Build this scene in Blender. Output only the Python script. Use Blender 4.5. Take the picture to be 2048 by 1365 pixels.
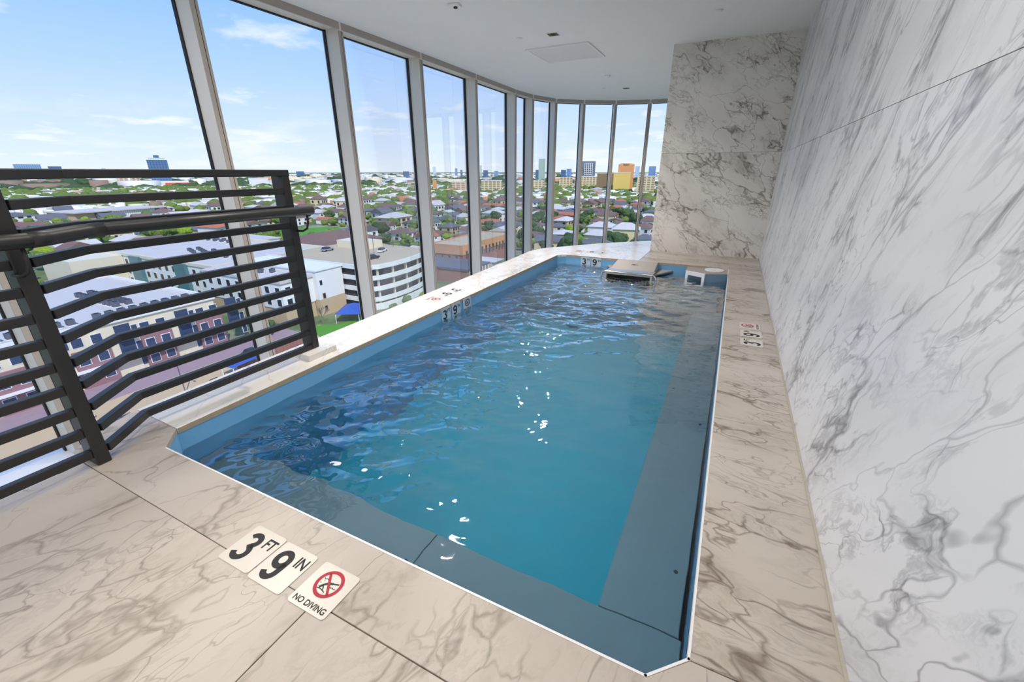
import bpy, bmesh, math, random
import numpy as np
from mathutils import Vector, Matrix, noise as mnoise

for o in list(bpy.data.objects):
    bpy.data.objects.remove(o)
scene = bpy.context.scene
COL = scene.collection
random.seed(7)
RNG = np.random.default_rng(7)

# ------------------------------------------------------------------ camera
FPX, PITCH, YAW, CAMZ = 856.0, math.radians(21.6), math.radians(26.4), 1.2
FW = Vector((-math.sin(YAW) * math.cos(PITCH), math.cos(YAW) * math.cos(PITCH), -math.sin(PITCH)))
RT = Vector((math.cos(YAW), math.sin(YAW), 0))
UP = RT.cross(FW)
cam_d = bpy.data.cameras.new('camera')
cam = bpy.data.objects.new('camera', cam_d)
COL.objects.link(cam)
cam_d.sensor_width = 36.0
cam_d.lens = FPX / 2048 * 36
cam_d.clip_start = 0.02
cam_d.clip_end = 30000
cam.matrix_world = Matrix(((RT.x, UP.x, -FW.x, 0), (RT.y, UP.y, -FW.y, 0), (RT.z, UP.z, -FW.z, CAMZ), (0, 0, 0, 1)))
scene.camera = cam


def ray(px, py):
    return FW + RT * ((px - 1024) / FPX) - UP * ((py - 682.5) / FPX)


def at(px, py, z):
    """photo pixel -> point on the level z"""
    d = ray(px, py)
    return Vector((0, 0, CAMZ)) + d * ((z - CAMZ) / d.z)


def along(px, dist):
    """point on the horizon direction of photo column px at a ground distance"""
    d = ray(px, 344)
    k = dist / math.hypot(d.x, d.y)
    return Vector((d.x * k, d.y * k, 0))


# ------------------------------------------------------------------ view, world, sun
scene.view_settings.view_transform = 'Standard'
scene.view_settings.look = 'None'
scene.view_settings.exposure = 0.0
scene.view_settings.gamma = 1.0
scene.view_settings.use_curve_mapping = False


class NT:
    def __init__(self, tree):
        self.t = tree

    def n(self, kind, _in=None, **kw):
        nd = self.t.nodes.new(kind)
        for k, v in kw.items():
            setattr(nd, k, v)
        for k, v in (_in or {}).items():
            s = nd.inputs[k]
            if isinstance(v, bpy.types.NodeSocket):
                self.t.links.new(v, s)
            else:
                s.default_value = v
        return nd

    def math(self, op, a, b=0.0, c=0.0, clamp=False):
        nd = self.n('ShaderNodeMath', {0: a, 1: b, 2: c}, operation=op)
        nd.use_clamp = clamp
        return nd.outputs[0]

    def vmath(self, op, a, b=(0, 0, 0)):
        return self.n('ShaderNodeVectorMath', {0: a, 1: b}, operation=op).outputs[0]

    def mix(self, f, a, b, blend='MIX'):
        nd = self.n('ShaderNodeMix', data_type='RGBA', blend_type=blend)
        for s, v in ((0, f), (6, a), (7, b)):
            if isinstance(v, bpy.types.NodeSocket):
                self.t.links.new(v, nd.inputs[s])
            else:
                nd.inputs[s].default_value = v if s == 0 or len(v) == 4 else (*v, 1)
        return nd.outputs[2]

    def ramp(self, f, stops, interp='LINEAR'):
        nd = self.n('ShaderNodeValToRGB', {0: f})
        cr = nd.color_ramp
        cr.interpolation = interp
        while len(cr.elements) < len(stops):
            cr.elements.new(0.5)
        for e, (p, c) in zip(cr.elements, stops):
            e.position = p
            e.color = (c, c, c, 1) if isinstance(c, (int, float)) else (*c, 1)
        return nd.outputs[0]

    def noise(self, vec, scale, detail=4.0, rough=0.55, dist=0.0):
        return self.n('ShaderNodeTexNoise', {'Vector': vec, 'Scale': scale, 'Detail': detail,
                                             'Roughness': rough, 'Distortion': dist})


def srgb(r, g, b):
    f = lambda c: (c / 255 / 12.92) if c <= 10 else (((c / 255) + 0.055) / 1.055) ** 2.4
    return (f(r), f(g), f(b))


world = bpy.data.worlds.new('sky')
scene.world = world
world.use_nodes = True
wt = world.node_tree
wt.nodes.clear()
W = NT(wt)
tc = W.n('ShaderNodeTexCoord')
sep = W.n('ShaderNodeSeparateXYZ', {0: tc.outputs['Generated']})
el = W.math('MAXIMUM', sep.outputs[2], 0.0)
skyc = W.ramp(el, [(0.0, srgb(226, 236, 250)), (0.05, srgb(212, 229, 252)), (0.16, srgb(178, 210, 253)),
                   (0.32, srgb(126, 181, 250)), (0.55, srgb(96, 160, 243)), (1.0, srgb(78, 140, 230))])
# small cumulus puffs drawn on a flat cloud deck
inv = W.math('DIVIDE', 1.0, W.math('ADD', el, 0.12))
cv = W.n('ShaderNodeCombineXYZ', {0: W.math('MULTIPLY', sep.outputs[0], inv), 1: W.math('MULTIPLY', sep.outputs[1], inv), 2: 0.0}).outputs[0]
cn = W.noise(cv, 1.9, 6.0, 0.55).outputs[0]
cm = W.ramp(cn, [(0.57, 0.0), (0.72, 1.0)])
low = W.noise(W.n('ShaderNodeCombineXYZ', {0: W.math('MULTIPLY', sep.outputs[0], 6.0), 1: W.math('MULTIPLY', sep.outputs[1], 6.0), 2: W.math('MULTIPLY', el, 30.0)}).outputs[0], 1.0, 5.0).outputs[0]
lowm = W.math('MULTIPLY', W.ramp(low, [(0.52, 0.0), (0.68, 1.0)]), W.ramp(el, [(0.0, 0.6), (0.06, 0.5), (0.12, 0.0)]))
skyc = W.mix(W.math('MULTIPLY', cm, 0.75), skyc, srgb(246, 248, 252))
skyc = W.mix(lowm, skyc, srgb(246, 247, 250))
gmask = W.math('GREATER_THAN', sep.outputs[2], -0.004)
skyc = W.mix(gmask, srgb(150, 158, 150), skyc)
bg = W.n('ShaderNodeBackground', {'Color': skyc, 'Strength': 1.2})
wo = W.n('ShaderNodeOutputWorld')
wt.links.new(bg.outputs[0], wo.inputs[0])

sun_d = bpy.data.lights.new('sun', 'SUN')
sun_d.energy = 3.4
sun_d.angle = math.radians(0.6)
sun_d.color = (1.0, 0.93, 0.82)
sun = bpy.data.objects.new('sun', sun_d)
COL.objects.link(sun)
sun.rotation_euler = Vector((-0.62, 0.42, -0.80)).to_track_quat('-Z', 'Y').to_euler()
sun.location = (60, -40, 80)

# fill lights added on the unseen ceiling to brighten the room (housings built below)
ZC = 2.84          # ceiling
FILL_LAMPS = [(-1.15, 1.55), (-3.35, 1.55), (-1.15, -0.70), (-3.35, -0.70), (-1.15, -2.95), (-3.35, -2.95)]
FILL_W = 27.0
for (lx, ly) in FILL_LAMPS:
    ld = bpy.data.lights.new('added_fill_lamp', 'AREA')
    ld.shape = 'RECTANGLE'
    ld.size, ld.size_y = 0.58, 1.18
    ld.energy = FILL_W
    ld.color = (1.0, 0.93, 0.84)
    lo = bpy.data.objects.new('added_fill_lamp', ld)
    COL.objects.link(lo)
    lo.location = (lx, ly, ZC - 0.022)
scene.cycles.max_bounces = 8
scene.cycles.diffuse_bounces = 3
scene.cycles.glossy_bounces = 3
scene.cycles.transmission_bounces = 5
scene.cycles.transparent_max_bounces = 8

# ------------------------------------------------------------------ materials
MATS = {}


def bsdf(name, color, rough=0.5, metal=0.0, spec=0.5, **kw):
    if name in MATS:
        return MATS[name]
    m = bpy.data.materials.new(name)
    m.use_nodes = True
    b = m.node_tree.nodes['Principled BSDF']
    b.inputs['Base Color'].default_value = (*color, 1)
    b.inputs['Roughness'].default_value = rough
    b.inputs['Metallic'].default_value = metal
    b.inputs['Specular IOR Level'].default_value = spec
    for k, v in kw.items():
        b.inputs[k].default_value = v
    MATS[name] = m
    return m


def speckle(name, color, amount=0.12, scale=30.0, rough=0.5, metal=0.0, bump=0.0, color2=None, per_object=0.0, coord='Object', detail=4.0):
    """a plain colour with fine procedural mottling (and a per-object shift)"""
    m = bsdf(name, color, rough, metal)
    t = NT(m.node_tree)
    b = m.node_tree.nodes['Principled BSDF']
    tcn = t.n('ShaderNodeTexCoord')
    nz = t.noise(tcn.outputs[coord], scale, detail).outputs[0]
    f = t.math('MULTIPLY', t.math('SUBTRACT', nz, 0.5), amount * 2)
    c2 = color2 or tuple(min(1, c * 1.6 + 0.02) for c in color)
    c1 = t.mix(t.math('ADD', 0.35, t.math('MULTIPLY', f, 3.0), clamp=True), color, c2) if color2 else t.mix(1.0, color, t.n('ShaderNodeCombineXYZ', {0: t.math('ADD', 1.0, f), 1: t.math('ADD', 1.0, f), 2: t.math('ADD', 1.0, f)}).outputs[0], 'MULTIPLY')
    if per_object:
        oi = t.n('ShaderNodeObjectInfo')
        hs = t.n('ShaderNodeHueSaturation', {'Hue': t.math('ADD', 0.5 - per_object * 0.06, t.math('MULTIPLY', oi.outputs['Random'], per_object * 0.12)),
                                             'Value': t.math('ADD', 1 - per_object * 0.5, t.math('MULTIPLY', oi.outputs['Random'], per_object)), 'Color': c1})
        c1 = hs.outputs[0]
    m.node_tree.links.new(c1, b.inputs['Base Color'])
    if bump:
        bp = t.n('ShaderNodeBump', {'Strength': bump, 'Distance': 0.02, 'Height': nz})
        m.node_tree.links.new(bp.outputs[0], b.inputs['Normal'])
    return m


def marble(name, base, base2, vein, rot=(0, 0, 0), stretch=(1, 1, 1), scale=1.0, dens=1.0, rough=0.22, streak=0.5):
    m = bsdf(name, base, rough, 0.0, 0.5)
    t = NT(m.node_tree)
    b = m.node_tree.nodes['Principled BSDF']
    tcn = t.n('ShaderNodeTexCoord')
    oi = t.n('ShaderNodeObjectInfo')
    off = t.n('ShaderNodeCombineXYZ', {0: t.math('MULTIPLY', oi.outputs['Random'], 31.0), 1: t.math('MULTIPLY', oi.outputs['Random'], 17.0), 2: t.math('MULTIPLY', oi.outputs['Random'], 53.0)}).outputs[0]
    rotn = t.n('ShaderNodeVectorRotate', {'Vector': tcn.outputs['Object'], 'Rotation': rot}, rotation_type='EULER_XYZ').outputs[0]
    p0 = t.vmath('ADD', t.vmath('MULTIPLY', rotn, tuple(s * scale for s in stretch)), off)
    w1 = t.noise(p0, 1.1, 3.0, 0.55).outputs[1]
    w2 = t.noise(p0, 5.5, 2.0, 0.6).outputs[1]
    p = t.vmath('ADD', p0, t.vmath('MULTIPLY', t.vmath('SUBTRACT', w1, (0.5, 0.5, 0.5)), (1.1, 1.1, 1.1)))
    p = t.vmath('ADD', p, t.vmath('MULTIPLY', t.vmath('SUBTRACT', w2, (0.5, 0.5, 0.5)), (0.20, 0.20, 0.20)))

    def vor(s):
        return t.n('ShaderNodeTexVoronoi', {'Vector': p, 'Scale': s, 'Randomness': 1.0}, feature='DISTANCE_TO_EDGE').outputs[0]
    maskn = t.noise(p0, 0.8, 2.0, 0.5).outputs[0]
    mask = t.ramp(maskn, [(0.40, 0.0), (0.60, 1.0)])
    mask2 = t.ramp(t.noise(p0, 1.9, 2.0, 0.5).outputs[0], [(0.40, 0.0), (0.60, 1.0)])
    wid = t.math('ADD', 0.011, t.math('MULTIPLY', t.math('MULTIPLY', mask, mask2), 0.07))
    v1 = t.math('SUBTRACT', 1.0, t.math('DIVIDE', vor(1.15), wid), clamp=True)
    v1 = t.math('MULTIPLY', v1, t.math('ADD', 0.45, t.math('MULTIPLY', mask, 0.55)))
    v2 = t.math('SUBTRACT', 1.0, t.math('DIVIDE', vor(3.4), t.math('MULTIPLY', wid, 1.4)), clamp=True)
    v2 = t.math('MULTIPLY', t.math('MULTIPLY', v2, mask2), 0.8)
    # fine streaks and smoky patches beside the veins
    rn = t.noise(p, 2.4, 5.0, 0.66).outputs[0]
    rid = t.math('SUBTRACT', 1.0, t.math('MULTIPLY', t.math('ABSOLUTE', t.math('SUBTRACT', rn, 0.52)), 22.0), clamp=True)
    rid = t.math('MULTIPLY', t.math('MULTIPLY', rid, mask2), streak)
    smoke = t.math('MULTIPLY', t.math('MULTIPLY', t.ramp(rn, [(0.52, 0.0), (0.72, 1.0)]), mask), 0.55 * dens)
    c = t.mix(t.ramp(maskn, [(0.35, 0.0), (0.65, 1.0)]), base, base2)
    tot = t.math('MULTIPLY', t.math('ADD', t.math('MAXIMUM', v1, v2), t.math('MULTIPLY', rid, 0.55)), dens, clamp=True)
    tot = t.math('MAXIMUM', t.math('MULTIPLY', tot, 0.9), smoke)
    c = t.mix(tot, c, vein)
    m.node_tree.links.new(c, b.inputs['Base Color'])
    return m


M_WALL = marble('marble_wall_cool', srgb(238, 238, 240), srgb(228, 228, 230), srgb(120, 122, 128), rot=(math.radians(-42), 0, 0), stretch=(1, 1.9, 0.62), scale=1.4, dens=0.80, rough=0.28, streak=1.1)
M_FAR = marble('marble_wall_warm', srgb(232, 227, 220), srgb(222, 216, 208), srgb(112, 102, 90), rot=(0, math.radians(-35), 0), stretch=(0.75, 1, 1.5), scale=1.7, dens=1.0, rough=0.3, streak=0.9)
M_FLOOR = marble('marble_floor_warm', srgb(202, 193, 184), srgb(190, 180, 170), srgb(106, 94, 82), rot=(0, 0, math.radians(12)), stretch=(1.7, 0.8, 1), scale=1.6, dens=0.66, rough=0.38, streak=0.5)
M_STRIP = marble('marble_strip_warm', srgb(204, 195, 185), srgb(192, 182, 170), srgb(112, 98, 84), rot=(0, 0, math.radians(8)), stretch=(0.7, 1.5, 1), scale=2.0, dens=0.95, rough=0.34, streak=0.6)
M_COPE = marble('marble_coping_white', srgb(240, 238, 234), srgb(230, 227, 222), srgb(150, 146, 140), rot=(0, 0, math.radians(-20)), stretch=(1.3, 0.7, 1), scale=1.5, dens=0.5, rough=0.2, streak=0.35)
M_GROUT = speckle('grout_brown', srgb(96, 84, 72), 0.2, 60, 0.9)
M_CAULK = speckle('caulk_beige', srgb(188, 180, 166), 0.1, 40, 0.6)
M_CEIL = speckle('ceiling_paint', srgb(236, 236, 234), 0.02, 3, 0.9)
M_ALU = speckle('aluminium_grey', srgb(222, 216, 207), 0.03, 8, 0.42, 0.0)
M_ALU2 = speckle('aluminium_darker', srgb(172, 164, 154), 0.05, 8, 0.5)  # darker grey aluminium of the inner caps and head caps
M_GASKET = bsdf('gasket_black', (0.008, 0.008, 0.009), 0.6)
M_RAIL = speckle('rail_charcoal', srgb(40, 39, 39), 0.1, 50, 0.42)
M_WHITE = speckle('white_plastic', srgb(240, 240, 240), 0.03, 20, 0.35)
M_BLACK = bsdf('marking_black', srgb(24, 24, 26), 0.5)
M_RED = bsdf('marking_red', srgb(178, 24, 52), 0.45)
M_TILE = speckle('tile_cream', srgb(222, 216, 207), 0.03, 30, 0.25)
M_TILEW = speckle('tile_pale_blue', srgb(186, 206, 226), 0.03, 30, 0.25)
M_LINER = speckle('liner_light_blue', srgb(118, 182, 230), 0.05, 5, 0.35)
M_PFLOOR = speckle('liner_turquoise', srgb(66, 196, 226), 0.04, 4, 0.5)
M_BENCH = speckle('bench_grey_blue', srgb(124, 152, 168), 0.05, 6, 0.5)
M_STEEL = speckle('brushed_steel', srgb(190, 186, 182), 0.06, 60, 0.32, 0.85)
M_STEELP = speckle('hood_taupe', srgb(176, 168, 162), 0.04, 60, 0.42, 0.15)
M_SEAM = bsdf('seam_dark', srgb(40, 60, 72), 0.7)


def glass_mat():
    m = bpy.data.materials.new('window_glass')
    m.use_nodes = True
    m.node_tree.nodes.clear()
    t = NT(m.node_tree)
    tr = t.n('ShaderNodeBsdfTransparent', {'Color': (0.965, 0.975, 0.98, 1)})
    gl = t.n('ShaderNodeBsdfGlossy', {'Color': (1, 1, 1, 1), 'Roughness': 0.0})
    fr = t.n('ShaderNodeFresnel', {'IOR': 1.35})
    mx = t.n('ShaderNodeMixShader', {0: t.math('MULTIPLY', fr.outputs[0], 0.22), 1: tr.outputs[0], 2: gl.outputs[0]})
    o = t.n('ShaderNodeOutputMaterial', {0: mx.outputs[0]})
    return m


M_GLASS = glass_mat()


def water_mat():
    m = bpy.data.materials.new('pool_water')
    m.use_nodes = True
    m.node_tree.nodes.clear()
    t = NT(m.node_tree)
    g = t.n('ShaderNodeBsdfGlass', {'Color': (1, 1, 1, 1), 'Roughness': 0.0, 'IOR': 1.333})
    ab = t.n('ShaderNodeVolumeAbsorption', {'Color': (0.10, 0.82, 0.94, 1), 'Density': 0.40})
    gl = t.n('ShaderNodeBsdfGlossy', {'Color': (1, 1, 1, 1), 'Roughness': 0.02})
    lw = t.n('ShaderNodeLayerWeight', {'Blend': 0.5})
    fac = t.math('MULTIPLY', t.math('POWER', lw.outputs['Facing'], 2.4), 0.92, clamp=True)
    mx = t.n('ShaderNodeMixShader', {0: fac, 1: g.outputs[0], 2: gl.outputs[0]})
    t.n('ShaderNodeOutputMaterial', {0: mx.outputs[0], 1: ab.outputs[0]})
    return m


M_WATER = water_mat()

# ------------------------------------------------------------------ mesh helpers


class MB:
    """collects primitives into one mesh"""

    def __init__(self):
        self.v, self.f = [], []

    def add(self, vs, fs):
        o = len(self.v)
        self.v += [tuple(p) for p in vs]
        self.f += [tuple(i + o for i in q) for q in fs]
        return self

    def box(self, x0, x1, y0, y1, z0, z1):
        vs = [(x, y, z) for z in (z0, z1) for y in (y0, y1) for x in (x0, x1)]
        return self.add(vs, [(0, 2, 3, 1), (4, 5, 7, 6), (0, 1, 5, 4), (2, 6, 7, 3), (0, 4, 6, 2), (1, 3, 7, 5)])

    def prism(self, poly, z0, z1):
        n = len(poly)
        a = sum(poly[i][0] * poly[(i + 1) % n][1] - poly[(i + 1) % n][0] * poly[i][1] for i in range(n))
        if a < 0:
            poly = poly[::-1]
        vs = [(p[0], p[1], z0) for p in poly] + [(p[0], p[1], z1) for p in poly]
        fs = [tuple(range(n - 1, -1, -1)), tuple(range(n, 2 * n))]
        fs += [(i, (i + 1) % n, (i + 1) % n + n, i + n) for i in range(n)]
        return self.add(vs, fs)

    def obox(self, c, ax, ay, hx, hy, z0, z1):
        """box with horizontal axes ax, ay about centre c"""
        ax, ay = Vector(ax[:2]), Vector(ay[:2])
        c = Vector(c[:2])
        poly = [c - ax * hx - ay * hy, c + ax * hx - ay * hy, c + ax * hx + ay * hy, c - ax * hx + ay * hy]
        return self.prism([tuple(p) for p in poly], z0, z1)

    def tube(self, pts, r, seg=10, caps=True, radii=None):
        pts = [Vector(p) for p in pts]
        n = len(pts)
        rings = []
        ref = Vector((0, 0, 1))
        prevu = None
        for i, p in enumerate(pts):
            d = (pts[min(i + 1, n - 1)] - pts[max(i - 1, 0)]).normalized()
            if prevu is None:
                rf = ref if abs(d.z) < 0.9 else Vector((1, 0, 0))
                u = d.cross(rf).normalized()
            else:
                u = (prevu - d * prevu.dot(d)).normalized()
            prevu = u
            w = d.cross(u)
            rr = radii[i] if radii else r
            rings.append([p + (u * math.cos(a) + w * math.sin(a)) * rr for a in (2 * math.pi * k / seg for k in range(seg))])
        vs = [q for g in rings for q in g]
        fs = []
        for i in range(n - 1):
            for k in range(seg):
                a, b = i * seg + k, i * seg + (k + 1) % seg
                fs.append((a, b, b + seg, a + seg))
        if caps:
            fs.append(tuple(range(seg - 1, -1, -1)))
            fs.append(tuple(range((n - 1) * seg, n * seg)))
        return self.add(vs, fs)

    def disc(self, c, r, z0, z1, seg=24):
        return self.prism([(c[0] + r * math.cos(2 * math.pi * k / seg), c[1] + r * math.sin(2 * math.pi * k / seg)) for k in range(seg)], z0, z1)

    def sweep(self, path, w, z0, z1):
        """rectangular bar along a plan polyline (mitred), width w, between z0 and z1"""
        pts = [Vector(p) for p in path]
        n = len(pts)
        L, R = [], []
        for i, p in enumerate(pts):
            d0 = (p - pts[i - 1]).normalized() if i else (pts[1] - p).normalized()
            d1 = (pts[i + 1] - p).normalized() if i < n - 1 else d0
            n0, n1 = Vector((-d0.y, d0.x)), Vector((-d1.y, d1.x))
            m = (n0 + n1).normalized()
            k = (w / 2) / max(0.3, m.dot(n0))
            L.append(p + m * k)
            R.append(p - m * k)
        poly = [tuple(p) for p in R] + [tuple(p) for p in L[::-1]]
        vs = [(p[0], p[1], z0) for p in R] + [(p[0], p[1], z0) for p in L] + [(p[0], p[1], z1) for p in R] + [(p[0], p[1], z1) for p in L]
        fs = []
        for i in range(n - 1):
            r0, r1, l0, l1 = i, i + 1, n + i, n + i + 1
            fs += [(r0, l0, l1, r1), (r0 + 2 * n, r1 + 2 * n, l1 + 2 * n, l0 + 2 * n), (r0, r1, r1 + 2 * n, r0 + 2 * n), (l0, l0 + 2 * n, l1 + 2 * n, l1)]
        fs += [(0, 2 * n, 3 * n, n), (n - 1, 2 * n - 1, 4 * n - 1, 3 * n - 1)]
        return self.add(vs, fs)

    def mesh(self, name, mat=None, smooth=False):
        me = bpy.data.meshes.new(name)
        me.from_pydata(self.v, [], self.f)
        if mat:
            me.materials.append(mat)
        if smooth:
            me.polygons.foreach_set('use_smooth', [True] * len(me.polygons))
        me.update()
        return me

    def build(self, name, mat, parent=None, bevel=0.0, smooth=False, seg=2):
        return link(name, self.mesh(name, mat, smooth), parent, bevel, seg)


def link(name, me, parent=None, bevel=0.0, seg=2, loc=None):
    o = bpy.data.objects.new(name, me)
    COL.objects.link(o)
    if parent:
        o.parent = parent
    if loc is not None:
        o.location = loc
    if bevel:
        b = o.modifiers.new('bevel', 'BEVEL')
        b.width = bevel
        b.segments = seg
        b.limit_method = 'ANGLE'
        b.angle_limit = math.radians(40)
    return o


def tag(o, label, cat, group=None):
    o['label'] = label
    o['category'] = cat
    if group:
        o['group'] = group
    return o


def struct(o, label=None):
    o['kind'] = 'structure'
    if label:
        o['label'] = label
    return o


def empty(name, loc=(0, 0, 0), rz=0.0, parent=None):
    o = bpy.data.objects.new(name, None)
    o.empty_display_size = 0.1
    COL.objects.link(o)
    o.location = loc
    o.rotation_euler = (0, 0, rz)
    if parent:
        o.parent = parent
    return o


def copy_tree(o, parent=None):
    c = o.copy()
    COL.objects.link(c)
    c.parent = parent
    for ch in o.children:
        copy_tree(ch, c)
    return c


# ================================================================== THE ROOM
XW = 0.455         # marble wall face
YF = 7.30          # far marble wall face
ZW = -0.130        # water level
ZL = -1.0         # lower floor along the glass
PO = [(-2.193, 0.778), (-0.005, 0.778), (0.092, 0.872), (0.074, 6.28), (-0.02, 6.37), (-2.22, 6.37), (-2.328, 6.27), (-2.326, 0.894)]  # pool outline

# facade: inner corner points of the mullions in plan
FAC = [(-4.52, -3.90), (-4.52, -2.22), (-4.52, -0.54), (-4.52, 1.04), (-4.52, 2.82), (-4.52, 4.50), (-4.53, 6.05), (-4.56, 7.70), (-4.60, 9.42),
       (-4.53, 10.18), (-4.27, 10.95), (-3.74, 11.47), (-3.06, 11.88), (-2.28, 12.11), (-1.47, 12.20), (-0.65, 12.22), (0.20, 12.22)]
ZB = -1.1

# floor: a mortar bed with marble slabs laid on it
slabs = [
    ([(-2.393, -1.0), (-0.934, -1.0), (-0.934, 0.546), (-2.43, 0.556), (-2.393, 0.50)], M_FLOOR),
    ([(-0.931, -1.0), (XW, -1.0), (XW, 0.536), (-0.931, 0.545)], M_FLOOR),
    ([(-2.393, -2.6), (-0.934, -2.6), (-0.934, -1.003), (-2.393, -1.003)], M_FLOOR),
    ([(-0.931, -2.6), (XW, -2.6), (XW, -1.003), (-0.931, -1.003)], M_FLOOR),
    ([(-2.393, -4.4), (-0.934, -4.4), (-0.934, -2.603), (-2.393, -2.603)], M_FLOOR),
    ([(-0.931, -4.4), (XW, -4.4), (XW, -2.603), (-0.931, -2.603)], M_FLOOR),
    ([(-2.44, 0.560), (-2.30, 0.558), (XW, 0.539), (XW, 0.869), (0.092, 0.870), (-0.005, 0.778), (-2.193, 0.778), (-2.326, 0.894), (-2.72, 0.903), (-2.71, 0.86), (-2.61, 0.642), (-2.54, 0.575)], M_FLOOR),
    ([(-2.72, 0.906), (-2.326, 0.897), (-2.3265, 2.27), (-2.728, 2.27)], M_COPE),
    ([(-2.728, 2.2725), (-2.3265, 2.2725), (-2.327, 3.95), (-2.776, 3.95)], M_COPE),
    ([(-2.776, 3.9525), (-2.327, 3.9525), (-2.328, 5.45), (-2.815, 5.45)], M_COPE),
    ([(-2.815, 5.4525), (-2.328, 5.4525), (-2.328, 6.27), (-2.22, 6.37), (-1.112, 6.37), (-1.112, 8.62), (-1.345, 8.39), (-2.06, 7.70), (-2.775, 6.76), (-2.856, 6.40)], M_COPE),
    ([(-1.109, 6.37), (-0.02, 6.37), (0.074, 6.282), (XW, 6.282), (XW, YF), (-1.109, YF)], M_STRIP),
    ([(0.0915, 0.8725), (XW, 0.8725), (XW, 3.62), (0.0825, 3.62)], M_STRIP),
    ([(0.0825, 3.6225), (XW, 3.6225), (XW, 6.2795), (0.074, 6.2795)], M_STRIP),
]
# keep the bed clear of the pool edge
bed = MB()
bed.prism([(-2.393, -4.4), (XW, -4.4), (XW, 0.77), (-2.65, 0.766), (-2.61, 0.642), (-2.43, 0.46), (-2.393, 0.43)], -0.09, -0.031)
bed.prism([(-2.65, 0.766), (-2.20, 0.766), (-2.338, 0.886), (-2.34, 6.28), (-2.84, 6.28), (-2.715, 0.95)], -0.09, -0.031)
bed.prism([(0.0, 0.77), (XW, 0.77), (XW, 6.28), (0.086, 6.28), (0.104, 0.868)], -0.09, -0.031)
bed.prism([(-2.84, 6.28), (-2.34, 6.28), (-2.23, 6.382), (-0.015, 6.382), (0.086, 6.286), (XW, 6.28), (XW, YF), (-1.11, YF), (-1.11, 8.6), (-1.345, 8.39), (-2.06, 7.70), (-2.775, 6.76)], -0.09, -0.031)
floor = struct(bed.build('floor', M_GROUT), 'pale marble pool deck laid in large slabs with thin dark joints')
for poly, mt in slabs:
    MB().prism(poly, -0.03, 0.0).build('marble_slab', mt, floor, bevel=0.0012, seg=1)

# unpolished tan edge of the coping on the glass side and far end
for (x0, x1, y0, y1) in ((-2.3255, -2.3235, 0.90, 6.265), (-2.215, -0.03, 6.3672, 6.3692)):
    MB().box(x0, x1, y0, y1, -0.0305, -0.0025).build('coping_edge', speckle('stone_edge_tan', srgb(176, 160, 136), 0.25, 14, 0.8), floor)

# skirt of the raised deck and the lower floor along the glass
edge = [(-2.393, -4.4), (-2.393, 0.43), (-2.43, 0.46), (-2.61, 0.642), (-2.72, 0.95), (-2.728, 2.27), (-2.776, 3.95), (-2.85, 6.40), (-2.775, 6.76), (-2.06, 7.70), (-1.345, 8.39), (-1.11, 8.61)]
struct(MB().sweep([(p[0] + 0.03, p[1]) for p in edge], 0.03, ZL, -0.032).build('wall_platform', M_WHITE), 'white side of the raised pool deck')
lowp = [(-4.9, -4.4), (-2.40, -4.4), (-2.40, 0.45), (-2.62, 0.66), (-2.72, 0.95), (-2.78, 3.95), (-2.85, 6.40), (-2.775, 6.76), (-2.06, 7.70), (-1.345, 8.39), (-1.11, 8.61), (0.2, 8.61),
        (0.2, 12.55), (-2.2, 12.45), (-3.1, 12.2), (-3.9, 11.8), (-4.5, 11.2), (-4.85, 10.3), (-4.9, 9.4)]
struct(MB().prism(lowp, ZL - 0.15, ZL).build('floor_lower', M_WHITE), 'white lower floor between the raised deck and the glass')

# right marble wall
wr = struct(MB().box(XW + 0.03, XW + 0.25, -4.6, 12.6, -1.0, ZC + 0.1).build('wall_right', M_CAULK), 'long white marble wall with grey veins')
for (a, b_, z0, z1) in ((-4.6, 0.30, -0.035, 1.425), (0.3025, YF, -0.035, 1.425), (-4.6, 0.0, 1.4275, ZC), (0.0025, YF, 1.4275, ZC)):
    MB().box(XW, XW + 0.03, a, b_, z0, z1).build('marble_panel', M_WALL, wr)
struct(MB().box(XW - 0.009, XW - 0.0002, -4.4, YF, 0.0002, 0.008).build('trim_1', M_CAULK), 'thin beige caulk line at the foot of the marble wall')

# far marble wall
wf = struct(MB().box(-1.08, XW + 0.03, YF + 0.03, YF + 0.30, -0.9, ZC).build('wall_far', M_CAULK), 'warm veined marble wall at the far end of the pool')
MB().box(-1.112, XW - 0.0005, YF, YF + 0.03, -0.02, 1.452).build('marble_panel', M_FAR, wf)
MB().box(-1.112, XW - 0.0005, YF, YF + 0.03, 1.4545, ZC).build('marble_panel', M_FAR, wf)
MB().box(-1.112, -1.082, YF + 0.031, YF + 0.30, -0.9, ZC).build('marble_panel', M_FAR, wf)

# back wall (behind the camera)
struct(MB().box(-4.9, XW + 0.25, -4.75, -4.45, ZL, ZC + 0.1).build('wall_back', M_CEIL), 'plain white wall behind the viewer')

# ceiling
cp = [(XW + 0.25, -4.75), (XW + 0.25, 12.6), (0.2, 12.30)] + [(p[0] + 0.0, p[1] + 0.0) for p in FAC[::-1][1:]] + [(-4.52, -4.75)]
ceil = struct(MB().prism(cp, ZC, ZC + 0.25).build('ceiling', M_CEIL), 'plain white ceiling with a curved edge along the glass')

# glazing bays
DEP, MW = 0.27, 0.065


def frame_dirs(i):
    a = Vector(FAC[max(i - 1, 0)])
    b = Vector(FAC[min(i + 1, len(FAC) - 1)])
    d = (b - a).normalized()
    return d, Vector((-d.y, d.x))   # along, outward (left of travel)


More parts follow.
